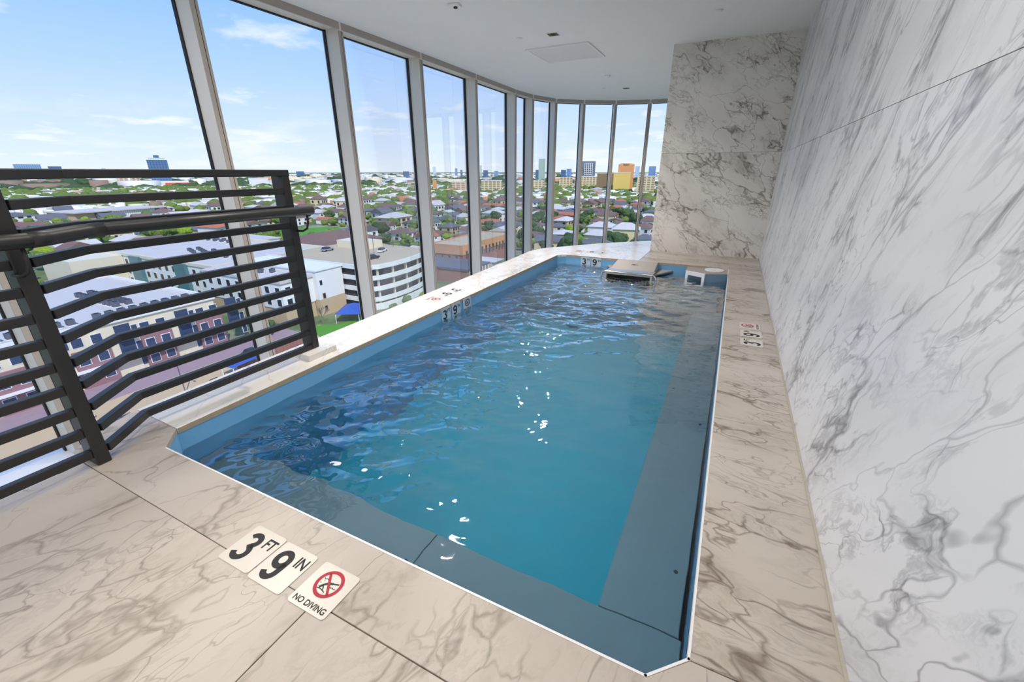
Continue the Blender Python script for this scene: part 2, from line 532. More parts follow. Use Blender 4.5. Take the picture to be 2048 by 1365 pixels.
for i in range(len(FAC) - 1):
    p, q = Vector(FAC[i]), Vector(FAC[i + 1])
    d, nrm = frame_dirs(i)
    d2, n2 = frame_dirs(i + 1)
    g0, g1 = p + nrm * (DEP - 0.03) + d * MW * 0.5, q + n2 * (DEP - 0.03) + d2 * MW * 0.5
    seg = (g1 - g0)
    gd = seg.normalized()
    gn = Vector((-gd.y, gd.x))
    pane = MB().obox((g0 + g1) / 2, gd, gn, seg.length / 2 - 0.02, 0.006, ZB, ZC - 0.045).build('window_%d' % (i + 1), M_GLASS)
    struct(pane, 'tall curtain-wall window pane looking over the city')
    # mullion at p: deep fin with a thin dark reveal groove on its inner face
    c = p + nrm * (DEP / 2) + d * MW / 2
    mu = MB().obox(c, d, nrm, MW / 2, DEP / 2, ZB, ZC - 0.001).build('mullion', M_ALU, pane, bevel=0.002, seg=1)
    MB().obox(p - nrm * 0.0015 + d * MW * 0.60, d, nrm, 0.003, 0.002, ZB, ZC - 0.09).build('groove', M_GASKET, mu)
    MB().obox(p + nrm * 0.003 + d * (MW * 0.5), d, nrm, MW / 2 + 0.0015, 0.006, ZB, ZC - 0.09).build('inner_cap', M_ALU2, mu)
    for sgn, off in ((-1, -0.006), (1, MW + 0.006)):
        MB().obox(p + nrm * (DEP - 0.045) + d * off, d, nrm, 0.0065, 0.02, ZB, ZC - 0.06).build('gasket', M_GASKET, mu)
    # head rail between the mullions
    e0, e1 = p + d * MW, q
    s2 = e1 - e0
    hd = s2.normalized()
    hn = Vector((-hd.y, hd.x))
    MB().obox((e0 + e1) / 2 + hn * (DEP / 2), hd, hn, s2.length / 2 + 0.01, DEP / 2 - 0.012, ZC - 0.06, ZC - 0.002).build('head_rail', M_ALU, pane)
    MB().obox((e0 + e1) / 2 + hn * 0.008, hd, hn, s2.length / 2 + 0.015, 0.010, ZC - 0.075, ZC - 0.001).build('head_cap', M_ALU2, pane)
    MB().obox((e0 + e1) / 2 + hn * (DEP - 0.03), hd, hn, s2.length / 2 - 0.01, 0.016, ZC - 0.072, ZC - 0.058).build('gasket', M_GASKET, pane)

# ================================================================== THE POOL
pool = empty('swimming_pool', (0, 0, -1.3))
pool_inv = Vector((0, 0, 1.3))


def padd(mb, name, mat, bevel=0.0, parent=pool, smooth=False):
    o = mb.build(name, mat, parent, bevel, smooth)
    if parent is pool:
        o.location = pool_inv
    return o


n = len(PO)
cc = Vector((-1.12, 3.57))
for i in range(n):
    a, b = Vector(PO[i]), Vector(PO[(i + 1) % n])
    d = (b - a).normalized()
    nn = Vector((d.y, -d.x))
    if nn.dot((a + b) / 2 - cc) < 0:
        nn = -nn
    m1 = (b - a).length / 2
    padd(MB().obox((a + b) / 2 + nn * 0.0135, d, nn, m1 + 0.004, 0.0125, -1.30, -0.0315), 'wall_panel', M_LINER)
padd(MB().prism(PO, -1.30, -1.27), 'pool_floor', M_PFLOOR)
# white liner bead along the near and right edges
bead = MB()
for (a, b) in ((PO[0], PO[1]), (PO[1], PO[2]), (PO[2], PO[3])):
    a, b = Vector(a), Vector(b)
    d = (b - a).normalized()
    nn = Vector((d.y, -d.x))
    bead.obox((a + b) / 2 - nn * 0.0035, d, nn, (b - a).length / 2 + 0.002, 0.0035, -0.034, 0.001)
padd(bead, 'rim_bead', M_WHITE)
# bench panels (return channels) around the basin, just under water
ZBn = -0.44


def bench(name, x0, x1, y0, y1, zt=ZBn):
    return padd(MB().box(x0, x1, y0, y1, -1.27, zt), name, M_BENCH, bevel=0.004)


bench('side_bench', -0.215, 0.074, 1.175, 3.20)
bench('side_bench', -0.215, 0.072, 3.203, 4.95)
padd(MB().prism([(-2.19, 0.781), (-0.962, 0.781), (-0.962, 1.172), (-2.322, 1.172), (-2.322, 0.898)], -1.27, ZBn), 'end_bench', M_BENCH, bevel=0.004)
padd(MB().prism([(-0.959, 0.781), (-0.008, 0.781), (0.087, 0.876), (0.084, 1.172), (-0.959, 1.172)], -1.27, ZBn), 'end_bench', M_BENCH, bevel=0.004)
bench('far_bench', -2.24, -1.62, 4.953, 6.36, -0.46)
bench('far_bench', -0.62, 0.01, 4.953, 6.36, -0.46)
bench('jet_housing', -1.617, -0.623, 4.953, 6.36, -0.44)
for (x, y) in ((-0.995, 1.0), (-0.925, 1.0), (-0.30, 0.98), (0.03, 1.45), (0.03, 2.6), (-0.18, 3.0), (0.03, 3.9)):
    padd(MB().disc((x, y), 0.009, ZBn, ZBn + 0.003, 12), 'screw', M_SEAM)

# swim-jet hood, grille and guard bar at the far end
jet = empty('swim_jet_unit', (-1.13, 6.37, -0.44))


def jadd(mb, name, mat, bevel=0.0, parent=None, smooth=False, seg=2):
    o = mb.build(name, mat, parent or jet, bevel, smooth, seg)
    if parent is None:
        o.location = -Vector(jet.location)
    return o


hood = MB()
prof = [(6.362, 0.004), (6.30, 0.006), (5.94, -0.052), (5.92, -0.07), (5.92, -0.20), (6.362, -0.20)]
vs = [(-1.415, y, z) if i not in (0, 1) else (-1.40, y, z) for i, (y, z) in enumerate(prof)] + [(-0.815, y, z) if i not in (0, 1) else (-0.83, y, z) for i, (y, z) in enumerate(prof)]
k = len(prof)
hood.add(vs, [tuple(range(k))[::-1], tuple(range(k, 2 * k))] + [(i, (i + 1) % k, (i + 1) % k + k, i + k) for i in range(k)])
hd_ = jadd(hood, 'hood', M_STEELP, bevel=0.012, seg=3)
# small dark maker's mark on the hood
em = MB()
nv = Vector((0, -0.275, -0.081)).normalized()


def onhood(u, v):
    base = Vector((-1.115, 6.13, -0.0214))
    s = Vector((0, 0.36, 0.058)).normalized()
    return base + Vector((1, 0, 0)) * u + s * v + Vector((0, -s.z, s.y)) * 0.0012


for pts in ([(-0.045, -0.012), (-0.028, 0.010), (-0.018, 0.012), (-0.01, 0.004)], [(-0.028, -0.012), (-0.012, 0.008), (0.0, 0.012), (0.01, 0.002)], [(-0.008, -0.012), (0.008, 0.006), (0.026, 0.012), (0.044, -0.004)]):
    em.tube([onhood(u, v) for u, v in pts], 0.0028, 5)
jadd(em, 'emblem', M_BLACK)
fr = MB()
fr.box(-1.425, -0.80, 5.69, 5.93, -0.070, -0.052)
fr.box(-1.425, -1.397, 5.69, 5.93, -0.43, -0.070)
fr.box(-0.828, -0.80, 5.69, 5.93, -0.43, -0.070)
fr.box(-1.397, -0.828, 5.69, 5.705, -0.082, -0.070)
jadd(fr, 'intake_frame', M_STEEL, bevel=0.004)
jadd(MB().box(-1.396, -0.829, 5.76, 5.78, -0.43, -0.072), 'intake_opening', M_GASKET)
gr = MB()
for kx in range(14):
    x = -1.38 + kx * 0.041
    gr.box(x, x + 0.006, 5.735, 5.748, -0.42, -0.165)
gr.box(-1.397, -0.828, 5.728, 5.748, -0.182, -0.160)
jadd(gr, 'intake_grille', M_STEEL)
bar = MB()
yb = 5.635
bar.tube([(-1.452, yb, -0.43), (-1.452, yb, -0.09), (-1.444, yb, -0.058), (-1.424, yb, -0.041), (-1.39, yb, -0.036), (-0.81, yb, -0.036), (-0.776, yb, -0.041), (-0.756, yb, -0.058), (-0.748, yb, -0.09), (-0.748, yb, -0.43)], 0.0125, 12)
jadd(bar, 'guard_bar', bsdf('chrome', srgb(205, 208, 212), 0.12, 1.0), smooth=True)
jadd(MB().prism([(-0.812, 6.362), (-0.812, 5.95), (-0.62, 6.362)], -0.115, -0.095), 'side_panel', M_STEELP, bevel=0.003)
jadd(MB().prism([(-1.418, 6.362), (-1.418, 6.05), (-1.56, 6.362)], -0.115, -0.095), 'side_panel', M_STEELP, bevel=0.003)
tag(jet, 'taupe and steel swim jet housing with chrome guard bar at the far pool wall', 'swim jet')

# corner skimmer
sk = empty('corner_skimmer', (-0.15, 6.2, -0.45))


def sadd(mb, name, mat, bevel=0.0, smooth=False):
    o = mb.build(name, mat, sk, bevel, smooth)
    o.location = -Vector(sk.location)
    return o


sadd(MB().prism([(-0.44, 6.366), (-0.44, 6.10), (-0.195, 5.975), (0.070, 6.10), (0.070, 6.275), (-0.022, 6.366)], -0.036, -0.022), 'cover', M_STEELP, bevel=0.002)
sadd(MB().prism([(-0.19, 5.985), (0.068, 6.105), (0.068, 6.125), (-0.19, 6.005)], -0.45, -0.036), 'front_panel', M_BENCH)
sadd(MB().disc((-0.095, 6.235), 0.118, -0.022, -0.008, 40), 'lid', M_WHITE, bevel=0.004)
skf = MB()
a, b = Vector((-0.43, 6.09)), Vector((-0.19, 5.965))
d = (b - a).normalized()
nn = Vector((-d.y, d.x))
L = (b - a).length
skf.obox((a + b) / 2, d, nn, L / 2, 0.012, -0.075, -0.022)
skf.obox(a + d * 0.018, d, nn, 0.018, 0.012, -0.33, -0.075)
skf.obox(b - d * 0.018, d, nn, 0.018, 0.012, -0.33, -0.075)
skf.obox((a + b) / 2, d, nn, L / 2, 0.012, -0.36, -0.32)
sadd(skf, 'weir_frame', M_WHITE, bevel=0.003)
sadd(MB().obox((a + b) / 2 + nn * 0.09, d, nn, L / 2 - 0.03, 0.01, -0.32, -0.07), 'throat', M_BENCH)
tag(sk, 'grey corner skimmer with white round lid and white weir frame', 'skimmer')
tag(pool, 'rectangular blue-lined swim pool with cut corners and grey underwater benches', 'pool')

# water: a closed body whose top carries the swimmer-current ripples
NX, NY = 200, 470
xs = np.linspace(-2.336, 0.100, NX)
ys = np.linspace(0.765, 6.385, NY)
X, Y = np.meshgrid(xs, ys)


def smooth(a, b, v):
    t_ = np.clip((v - a) / (b - a), 0, 1)
    return t_ * t_ * (3 - 2 * t_)


# current: strong along the jet axis and the glass side, calm at the near right
env = 0.20 + 0.90 * smooth(2.2, 4.2, Y - 0.9 * (X + 1.6)) + 0.85 * smooth(-0.70, -1.30, X) * smooth(0.9, 1.2, Y)
env *= 1 - 0.75 * smooth(-0.45, -0.05, X) * smooth(6.3, 4.0, Y)
env = np.clip(env, 0.14, 1.25)
wall = np.minimum.reduce([X - (-2.326), 0.09 - X, Y - 0.77, 6.37 - Y])
Z = np.zeros_like(X)
rg = np.random.default_rng(11)
ph = np.zeros_like(X)
for _ in range(9):   # slow warp of the wave phase so crests wander
    kx, ky = rg.normal(0, 2.2, 2)
    ph += 0.5 * np.sin(kx * X + ky * Y + rg.uniform(0, 6.28))
for _ in range(70):
    lam = math.exp(rg.uniform(math.log(0.045), math.log(0.42)))
    th = rg.normal(math.radians(100), 0.75)
    k_ = 2 * math.pi / lam
    amp = 0.0075 * lam ** 1.15
    Z += amp * np.sin(k_ * (math.cos(th) * X + math.sin(th) * Y) + ph * rg.uniform(0.8, 2.4) + rg.uniform(0, 6.28)) * rg.uniform(0.4, 1)
Z = Z * env * (0.35 + 0.65 * smooth(0, 0.12, wall)) * 1.0
top = np.stack([X, Y, ZW + Z], -1).reshape(-1, 3)
idx = np.arange(NX * NY).reshape(NY, NX)
q = np.stack([idx[:-1, :-1], idx[:-1, 1:], idx[1:, 1:], idx[1:, :-1]], -1).reshape(-1, 4)
rim = np.concatenate([idx[0, :-1], idx[:-1, -1], idx[-1, :0:-1], idx[:0:-1, 0]])
nt = len(top)
botv = top[rim].copy()
botv[:, 2] = -1.285
verts = np.concatenate([top, botv])
m_ = len(rim)
sides = [(int(rim[i]), nt + i, nt + (i + 1) % m_, int(rim[(i + 1) % m_])) for i in range(m_)]
faces = [tuple(map(int, r)) for r in q] + sides + [tuple(range(nt + m_ - 1, nt - 1, -1))]
me = bpy.data.meshes.new('pool_water')
me.from_pydata([tuple(map(float, v)) for v in verts], [], faces)
me.materials.append(M_WATER)
sm = np.zeros(len(faces), dtype=bool)
sm[:len(q)] = True
me.polygons.foreach_set('use_smooth', sm)
me.update()
wob = link('pool_water', me)
tag(wob, 'clear turquoise pool water rippled by a swim current', 'water')
wob['kind'] = 'stuff'

# ------------------------------------------------------------------ depth marker tiles
DG = bpy.context.evaluated_depsgraph_get()
TXT = {}


def text_mesh(s, size, bold=0.0, sx=1.0):
    key = (s, size, bold, sx)
    if key in TXT:
        return TXT[key]
    cu = bpy.data.curves.new('txt', 'FONT')
    cu.body = s
    cu.size = size
    cu.offset = bold
    cu.align_x = 'CENTER'
    cu.align_y = 'CENTER'
    cu.fill_mode = 'BOTH'
    cu.resolution_u = 6
    ob = bpy.data.objects.new('txt', cu)
    COL.objects.link(ob)
    DG.update()
    me = bpy.data.meshes.new_from_object(ob.evaluated_get(DG))
    bpy.data.objects.remove(ob)
    co = np.array([v.co[:] for v in me.vertices])
    mid = (co.max(0) + co.min(0)) / 2
    for v in me.vertices:
        v.co.x = (v.co.x - mid[0]) * sx
        v.co.y = v.co.y - mid[1]
        v.co.z = 0
    me.materials.clear()
    me.materials.append(M_BLACK)
    TXT[key] = me
    return me


def ribbon(pts, w, name='numeral'):
    """flat stroke of width w along a smooth path"""
    n_ = len(pts)
    L_, R_ = [], []
    for i, p in enumerate(pts):
        a, b = Vector(pts[max(i - 1, 0)]), Vector(pts[min(i + 1, n_ - 1)])
        t_ = (b - a).normalized()
        nr = Vector((-t_.y, t_.x)) * w / 2
        L_.append((p[0] + nr.x, p[1] + nr.y, 0))
        R_.append((p[0] - nr.x, p[1] - nr.y, 0))
    return MB().add(L_ + R_, [(i, n_ + i, n_ + i + 1, i + 1) for i in range(n_ - 1)]).mesh(name, M_BLACK)


def arc(cx, cy, rx, ry, a0, a1, n_=20):
    return [(cx + rx * math.cos(math.radians(a0 + (a1 - a0) * k / n_)), cy + ry * math.sin(math.radians(a0 + (a1 - a0) * k / n_))) for k in range(n_ + 1)]


NUM = {'3': ribbon(arc(0, 0.0255, 0.0215, 0.0215, 158, -80) + arc(0, -0.0225, 0.0245, 0.0255, 78, -160)[1:], 0.0205),
       '9': ribbon(arc(0, 0.021, 0.0235, 0.026, -20, -360, 30) + [(0.0235, 0.010), (0.0232, -0.005), (0.022, -0.018)] + arc(-0.001, -0.022, 0.0225, 0.026, -8, -158), 0.0205)}


def ring_mesh(r0, r1, seg=40):
    mb = MB()
    vs = []
    for k in range(seg):
        a = 2 * math.pi * k / seg
        vs += [(r0 * math.cos(a), r0 * math.sin(a), 0), (r1 * math.cos(a), r1 * math.sin(a), 0)]
    fs = [(2 * k, 2 * k + 1, (2 * k + 3) % (2 * seg), (2 * k + 2) % (2 * seg)) for k in range(seg)]
    return mb.add(vs, fs)


def flat(polys):
    mb = MB()
    for p in polys:
        mb.add([(x, y, 0) for x, y in p], [tuple(range(len(p)))])
    return mb


S = 0.152


def rrect(w, hgt, r, seg=5):
    out = []
    for cx, cy, a0 in ((w - r, hgt - r, 0), (-w + r, hgt - r, 90), (-w + r, -hgt + r, 180), (w - r, -hgt + r, 270)):
        for k in range(seg + 1):
            a = math.radians(a0 + 90 * k / seg)
            out.append((cx + r * math.cos(a), cy + r * math.sin(a)))
    return out


TILE_ME = {}
for nm, mt in (('deck', M_TILE), ('wall', M_TILEW)):
    TILE_ME[nm] = MB().prism(rrect(S / 2, S / 2, 0.012), 0.0, 0.003).mesh('depth_marker_tile', mt)
stroke = lambda pts, w: [[(pts[i][0] + ox, pts[i][1] + oy), (pts[i + 1][0] + ox, pts[i + 1][1] + oy), (pts[i + 1][0] - ox, pts[i + 1][1] - oy), (pts[i][0] - ox, pts[i][1] - oy)]
                         for i in range(len(pts) - 1)
                         for L_ in [math.hypot(pts[i + 1][0] - pts[i][0], pts[i + 1][1] - pts[i][1])]
                         for ox, oy in [(-(pts[i + 1][1] - pts[i][1]) / L_ * w / 2, (pts[i + 1][0] - pts[i][0]) / L_ * w / 2)]]
diver = stroke([(-0.022, -0.020), (-0.012, -0.006), (0.0, 0.003), (0.012, 0.006)], 0.008) + stroke([(0.012, 0.006), (0.031, 0.012)], 0.005) \
    + stroke([(-0.014, -0.010), (-0.006, -0.017), (-0.004, -0.024)], 0.004) + stroke([(-0.030, -0.024), (-0.012, -0.022), (0.008, -0.027)], 0.003)
waves = stroke([(-0.030, 0.012), (-0.024, 0.009), (-0.018, 0.013), (-0.012, 0.009), (-0.006, 0.012)], 0.002) \
    + stroke([(0.008, -0.004), (0.014, -0.008), (0.020, -0.004), (0.026, -0.008), (0.032, -0.005)], 0.002) \
    + stroke([(-0.020, 0.002), (-0.024, 0.006)], 0.0016) + stroke([(-0.026, -0.006), (-0.032, -0.005)], 0.0016)
DIV_ME = flat(diver + waves).mesh('diver_figure', bsdf('diver_green_black', srgb(30, 52, 46), 0.5))


def ban(mat, oy):
    mb = ring_mesh(0.036, 0.047)
    c, s = math.cos(math.radians(128)), math.sin(math.radians(128))
    mb.add([(c * 0.04 - s * 0.0042, s * 0.04 + c * 0.0042, 0.0), (c * 0.04 + s * 0.0042, s * 0.04 - c * 0.0042, 0.0), (-c * 0.04 + s * 0.0042, -s * 0.04 - c * 0.0042, 0.0), (-c * 0.04 - s * 0.0042, -s * 0.04 + c * 0.0042, 0.0)], [(0, 3, 2, 1)])
    return mb.mesh('prohibition_ring', mat)


BAN = {'deck': ban(M_RED, 0), 'wall': ban(bsdf('marking_wine', srgb(52, 16, 28), 0.45), 0)}


def tile(kind, pos, right, up, label, surf='deck', group=None):
    r, u = Vector(right).normalized(), Vector(up).normalized()
    nrm = r.cross(u)
    o = link('depth_marker_tile', TILE_ME[surf])
    o.matrix_world = Matrix(((r.x, u.x, nrm.x, pos[0]), (r.y, u.y, nrm.y, pos[1]), (r.z, u.z, nrm.z, pos[2]), (0, 0, 0, 1)))

    def put(name, me, x, y, z=0.0034):
        c = link(name, me, o)
        c.location = (x, y, z)
        return c
    if kind == '3':
        put('numeral', NUM['3'], -0.026, -0.003)
        put('unit_text', text_mesh('FT', 0.056, 0.0012, 0.8), 0.044, 0.032)
    elif kind == '9':
        put('numeral', NUM['9'], -0.024, -0.003)
        put('unit_text', text_mesh('IN', 0.056, 0.0012, 0.8), 0.046, 0.032)
    else:
        put('prohibition_ring', BAN[surf], 0.0, 0.017, 0.0037)
        put('diver_figure', DIV_ME, 0.0, 0.017)
        put('warning_text', text_mesh('NO DIVING', 0.026, 0.0006, 0.95), 0.0, -0.056)
    tag(o, label, 'depth tile', group)
    return o


Xp, Yp, Zp = (1, 0, 0), (0, 1, 0), (0, 0, 1)
Xm, Ym = (-1, 0, 0), (0, -1, 0)
gN = 'depth markers on the deck'
tile('3', (-1.281, 0.592, 0.0002), Xp, Yp, 'cream tile reading 3 FT on the deck nearest the viewer', 'deck', gN)
tile('9', (-1.123, 0.588, 0.0002), Xp, Yp, 'cream tile reading 9 IN on the deck nearest the viewer', 'deck', gN)
tile('n', (-0.938, 0.590, 0.0002), Xp, Yp, 'square NO DIVING tile with red ring beside the nearest 3 FT 9 IN', 'deck', gN)
tile('3', (0.285, 3.485, 0.0002), Yp, Xm, 'cream 3 FT tile on the narrow deck strip beside the marble wall', 'deck', gN)
tile('9', (0.285, 3.688, 0.0002), Yp, Xm, 'cream 9 IN tile on the narrow deck strip beside the marble wall', 'deck', gN)
tile('n', (0.280, 3.895, 0.0002), Yp, Xm, 'NO DIVING tile with red ring on the strip beside the marble wall', 'deck', gN)
tile('3', (-2.560, 3.775, 0.0002), Ym, Xp, 'upside-down 3 FT tile on the white coping beside the glass', 'deck', gN)
tile('9', (-2.560, 3.600, 0.0002), Ym, Xp, 'upside-down 9 IN tile on the white coping beside the glass', 'deck', gN)
tile('n', (-2.560, 3.395, 0.0002), Ym, Xp, 'NO DIVING tile with red ring on the white coping beside the glass', 'deck', gN)
tile('3', (-1.760, 6.755, 0.0002), Xm, Ym, 'upside-down 3 FT tile on the far end coping', 'deck', gN)
tile('9', (-1.945, 6.755, 0.0002), Xm, Ym, 'upside-down 9 IN tile on the far end coping', 'deck', gN)
tile('n', (-2.130, 6.755, 0.0002), Xm, Ym, 'NO DIVING tile at the left end of the far coping', 'deck', gN)
gW = 'depth markers on the pool walls'
for me in list(TILE_ME.values()):
    pass
sW = 0.62


def wall_tile(kind, pos, right, label):
    o = tile(kind, pos, right, Zp, label, 'wall', gW)
    o.matrix_world = o.matrix_world @ Matrix.Diagonal((1.0, 0.82, 1.0, 1.0))
    return o


wall_tile('3', (-2.3235, 3.250, -0.078), Yp, 'blue-white 3 FT tile on the pool wall below the glass-side coping')
wall_tile('9', (-2.3235, 3.425, -0.078), Yp, 'blue-white 9 IN tile on the pool wall below the glass-side coping')
wall_tile('n', (-2.3235, 3.630, -0.078), Yp, 'dark-ringed NO DIVING tile on the pool wall below the glass-side coping')
wall_tile('3', (-1.900, 6.3675, -0.078), Xp, 'blue-white 3 FT tile on the far pool wall')
wall_tile('9', (-1.735, 6.3675, -0.078), Xp, 'blue-white 9 IN tile on the far pool wall beside the jet hood')

# ------------------------------------------------------------------ guard rail
gd_ = empty('guard_railing', (-2.35, 0.6, 0.0))


def gadd(mb, name, mat=M_RAIL, bevel=0.0, parent=None, smooth=False):
    o = mb.build(name, mat, parent or gd_, bevel, smooth)
    if parent is None:
        o.location = -Vector(gd_.location)
    return o


pathL = [(-2.328, -1.9), (-2.328, 0.574)]
pathR = [(-2.328, 0.626), (-2.503, 0.860), (-2.503, 1.866)]
levels = [1.192 - 0.1030 * k for k in range(12)]
for k, z in enumerate(levels):
    if k == 0:
        gadd(MB().sweep([(-2.328, -1.9), (-2.328, 0.62), (-2.503, 0.860), (-2.503, 1.92)], 0.042, z - 0.019, z + 0.019), 'top_rail', bevel=0.004)
    else:
        gadd(MB().sweep(pathL, 0.036, z - 0.018, z + 0.018), 'rail', bevel=0.003)
        gadd(MB().sweep(pathR, 0.036, z - 0.018, z + 0.018), 'rail', bevel=0.003)
gadd(MB().box(-2.405, -2.305, 0.574, 0.626, 0.0003, 1.175), 'post', bevel=0.005)
gadd(MB().box(-2.405, -2.305, -1.05, -0.998, 0.0003, 1.175), 'post', bevel=0.005)
gadd(MB().box(-2.585, -2.483, 1.866, 1.918, 0.0403, 1.175), 'post', bevel=0.005)
hz = 0.972
hp = [(-2.235, -1.9, hz), (-2.235, 0.50, hz), (-2.235, 0.62, hz), (-2.262, 0.68, hz), (-2.378, 0.835, hz), (-2.403, 0.90, hz), (-2.403, 1.05, hz), (-2.403, 1.975, hz)]
hr = gadd(MB().tube(hp, 0.027, 14), 'handrail', smooth=True)
gadd(MB().tube([hp[2], hp[3], hp[4], hp[5]], 0.0285, 14), 'handrail_elbow', parent=hr, smooth=True)
for (x, y, px_) in ((-2.403, 1.935, -2.485), (-2.235, 0.60, -2.306)):
    gadd(MB().tube([(x, y, hz - 0.02), (x - 0.004, y + 0.0, hz - 0.075), (x - 0.014, y - 0.006, hz - 0.11), (x - 0.04, y - 0.016, hz - 0.125), (px_ - 0.01, y - 0.03, hz - 0.125)], 0.007, 8), 'bracket', smooth=True)
tag(gd_, 'charcoal metal guard railing with twelve bars and a round handrail', 'railing')
blk = tag(MB().box(-2.60, -2.405, 1.765, 1.995, 0.0003, 0.040).build('plinth_block', M_COPE, bevel=0.002), 'small white marble block under the railing end post', 'block')

# ------------------------------------------------------------------ ceiling fittings
pan = empty('ceiling_diffuser', (-2.60, 7.05, ZC))
for nm, mb, mt in (('panel', MB().box(-0.44, 0.44, -0.41, 0.41, -0.012, -0.002), speckle('perforated_white', srgb(226, 226, 226), 0.25, 220, 0.7, bump=0.3)),
                   ('frame', MB().box(-0.47, 0.47, -0.44, -0.41, -0.016, -0.0005).box(-0.47, 0.47, 0.41, 0.44, -0.016, -0.0005).box(-0.47, -0.44, -0.41, 0.41, -0.016, -0.0005).box(0.44, 0.47, -0.41, 0.41, -0.016, -0.0005), M_CEIL)):
    mb.build(nm, mt, pan)
tag(pan, 'square perforated white air diffuser panel in the ceiling', 'air diffuser')


def downlight(x, y, label, s=0.075):
    o = empty('recessed_downlight', (x, y, ZC), math.radians(3))
    t = 0.008
    f = MB()
    for a, b, c, d in ((-s, s, -s, -s + t), (-s, s, s - t, s), (-s, -s + t, -s + t, s - t), (s - t, s, -s + t, s - t)):
        f.box(a, b, c, d, -0.006, -0.0004)
    f.build('trim_frame', M_WHITE, o)
    MB().box(-s + t, s - t, -s + t, s - t, -0.003, -0.0006).build('reflector', speckle('reflector_bronze', srgb(110, 92, 66), 0.3, 20, 0.35, 0.6), o)
    MB().disc((0, 0), s * 0.45, -0.0045, -0.003, 16).build('lamp_lens', M_GASKET, o)
    ld = bpy.data.lights.new('downlight_lamp', 'AREA')
    ld.shape = 'SQUARE'
    ld.size = 0.07
    ld.energy = 40.0
    ld.color = (1.0, 0.90, 0.78)
    ld.spread = math.radians(130)
    lo = bpy.data.objects.new('downlight_lamp', ld)
    COL.objects.link(lo)
    lo.location = (x, y, ZC - 0.008)
    return tag(o, label, 'downlight', 'square recessed downlights')


downlight(-2.44, 6.10, 'square bronze recessed downlight beside the ceiling diffuser panel')
downlight(-2.44, 3.30, 'square recessed downlight above the pool out of view')
downlight(-2.45, 10.36, 'square dark recessed downlight far off near the curved glass')


def sprinkler(x, y, label, r=0.045):
    o = empty('sprinkler_cover', (x, y, ZC))
    MB().disc((0, 0), r, -0.006, -0.0004, 24).build('cover_plate', M_WHITE, o, bevel=0.001)
    MB().disc((0, 0), r * 0.82, -0.010, -0.006, 24).build('cap', M_CEIL, o)
    return tag(o, label, 'sprinkler', 'flush ceiling sprinkler covers')


for k, (x, y) in enumerate(FILL_LAMPS):  # housings for the added fill lamps, all out of view
    o = empty('added_fill_panel', (x, y, ZC))
    f = MB()
    for a, b, c, d in ((-0.31, 0.31, -0.61, -0.59), (-0.31, 0.31, 0.59, 0.61), (-0.31, -0.29, -0.59, 0.59), (0.29, 0.31, -0.59, 0.59)):
        f.box(a, b, c, d, -0.03, -0.0004)
    f.build('frame', M_WHITE, o)
    MB().box(-0.29, 0.29, -0.59, 0.59, -0.012, -0.0006).build('diffuser', M_WHITE, o)
    tag(o, 'flat rectangular fill light panel added unseen overhead behind the viewer', 'ceiling light', 'added fill light panels behind the viewer')

sprinkler(-2.91, 6.08, 'flat white round sprinkler cover left of the bronze downlight')
sprinkler(-0.50, 6.09, 'flat white round sprinkler cover nearest the marble walls')
sprinkler(-2.88, 10.15, 'flat white round sprinkler cover far off near the curved glass')


def detector(x, y, label, s=0.065):
    o = empty('ceiling_sensor', (x, y, ZC), math.radians(8))
    MB().prism(rrect(s, s * 0.8, 0.015), -0.022, -0.0004).build('housing', M_WHITE, o, bevel=0.004)
    MB().disc((0.01, 0.0), s * 0.33, -0.034, -0.022, 16).build('lens', M_GASKET if s > 0.06 else M_WHITE, o)
    return tag(o, label, 'sensor')


detector(-2.99, 4.66, 'white ceiling sensor with dark lens at the top of the view')
detector(-2.47, 8.92, 'small white ceiling sensor beyond the diffuser panel', 0.05)
# ================================================================== THE CITY BELOW
H = 36.0
G0 = -H


def ground_mat():
    m = bsdf('city_ground', srgb(120, 124, 92), 0.95)
    t = NT(m.node_tree)
    b = m.node_tree.nodes['Principled BSDF']
    tcn = t.n('ShaderNodeTexCoord')
    big = t.noise(tcn.outputs['Object'], 0.012, 5.0, 0.6).outputs[0]
    mid = t.noise(tcn.outputs['Object'], 0.07, 4.0, 0.6).outputs[0]
    c = t.mix(t.ramp(big, [(0.42, 0.0), (0.58, 1.0)]), srgb(84, 118, 52), srgb(168, 158, 134))
    c = t.mix(t.ramp(mid, [(0.45, 0.0), (0.62, 1.0)]), c, srgb(92, 112, 66))
    m.node_tree.links.new(c, b.inputs['Base Color'])
    return m


M_GROUND = ground_mat()
M_TAN = speckle('road_tan', srgb(206, 178, 140), 0.08, 0.4, 0.9)
M_ASPH = speckle('asphalt_lavender', srgb(138, 128, 142), 0.12, 0.3, 0.9)
M_WALK = speckle('walk_rose', srgb(164, 140, 146), 0.12, 0.5, 0.9)
M_LINE = bsdf('road_paint', srgb(230, 226, 220), 0.8)
M_LAWN = speckle('lawn', srgb(84, 150, 38), 0.15, 0.25, 0.95)
M_CREAM = speckle('stucco_cream', srgb(226, 216, 192), 0.05, 0.5, 0.9)
M_BWHITE = speckle('stucco_white', srgb(232, 232, 230), 0.04, 0.5, 0.9)
M_BRICK = speckle('brick_red', srgb(150, 114, 118), 0.12, 3.0, 0.9)
M_ORANGE = speckle('brick_orange', srgb(206, 150, 104), 0.08, 1.0, 0.9)
M_ROSE = speckle('brick_rose', srgb(158, 112, 98), 0.1, 1.0, 0.9)
M_TANW = speckle('stone_tan', srgb(196, 172, 140), 0.08, 1.0, 0.9)
M_ROOF = speckle('roof_membrane', srgb(206, 198, 192), 0.08, 0.15, 0.85)
M_DECK = speckle('garage_deck', srgb(196, 178, 146), 0.08, 0.1, 0.9)
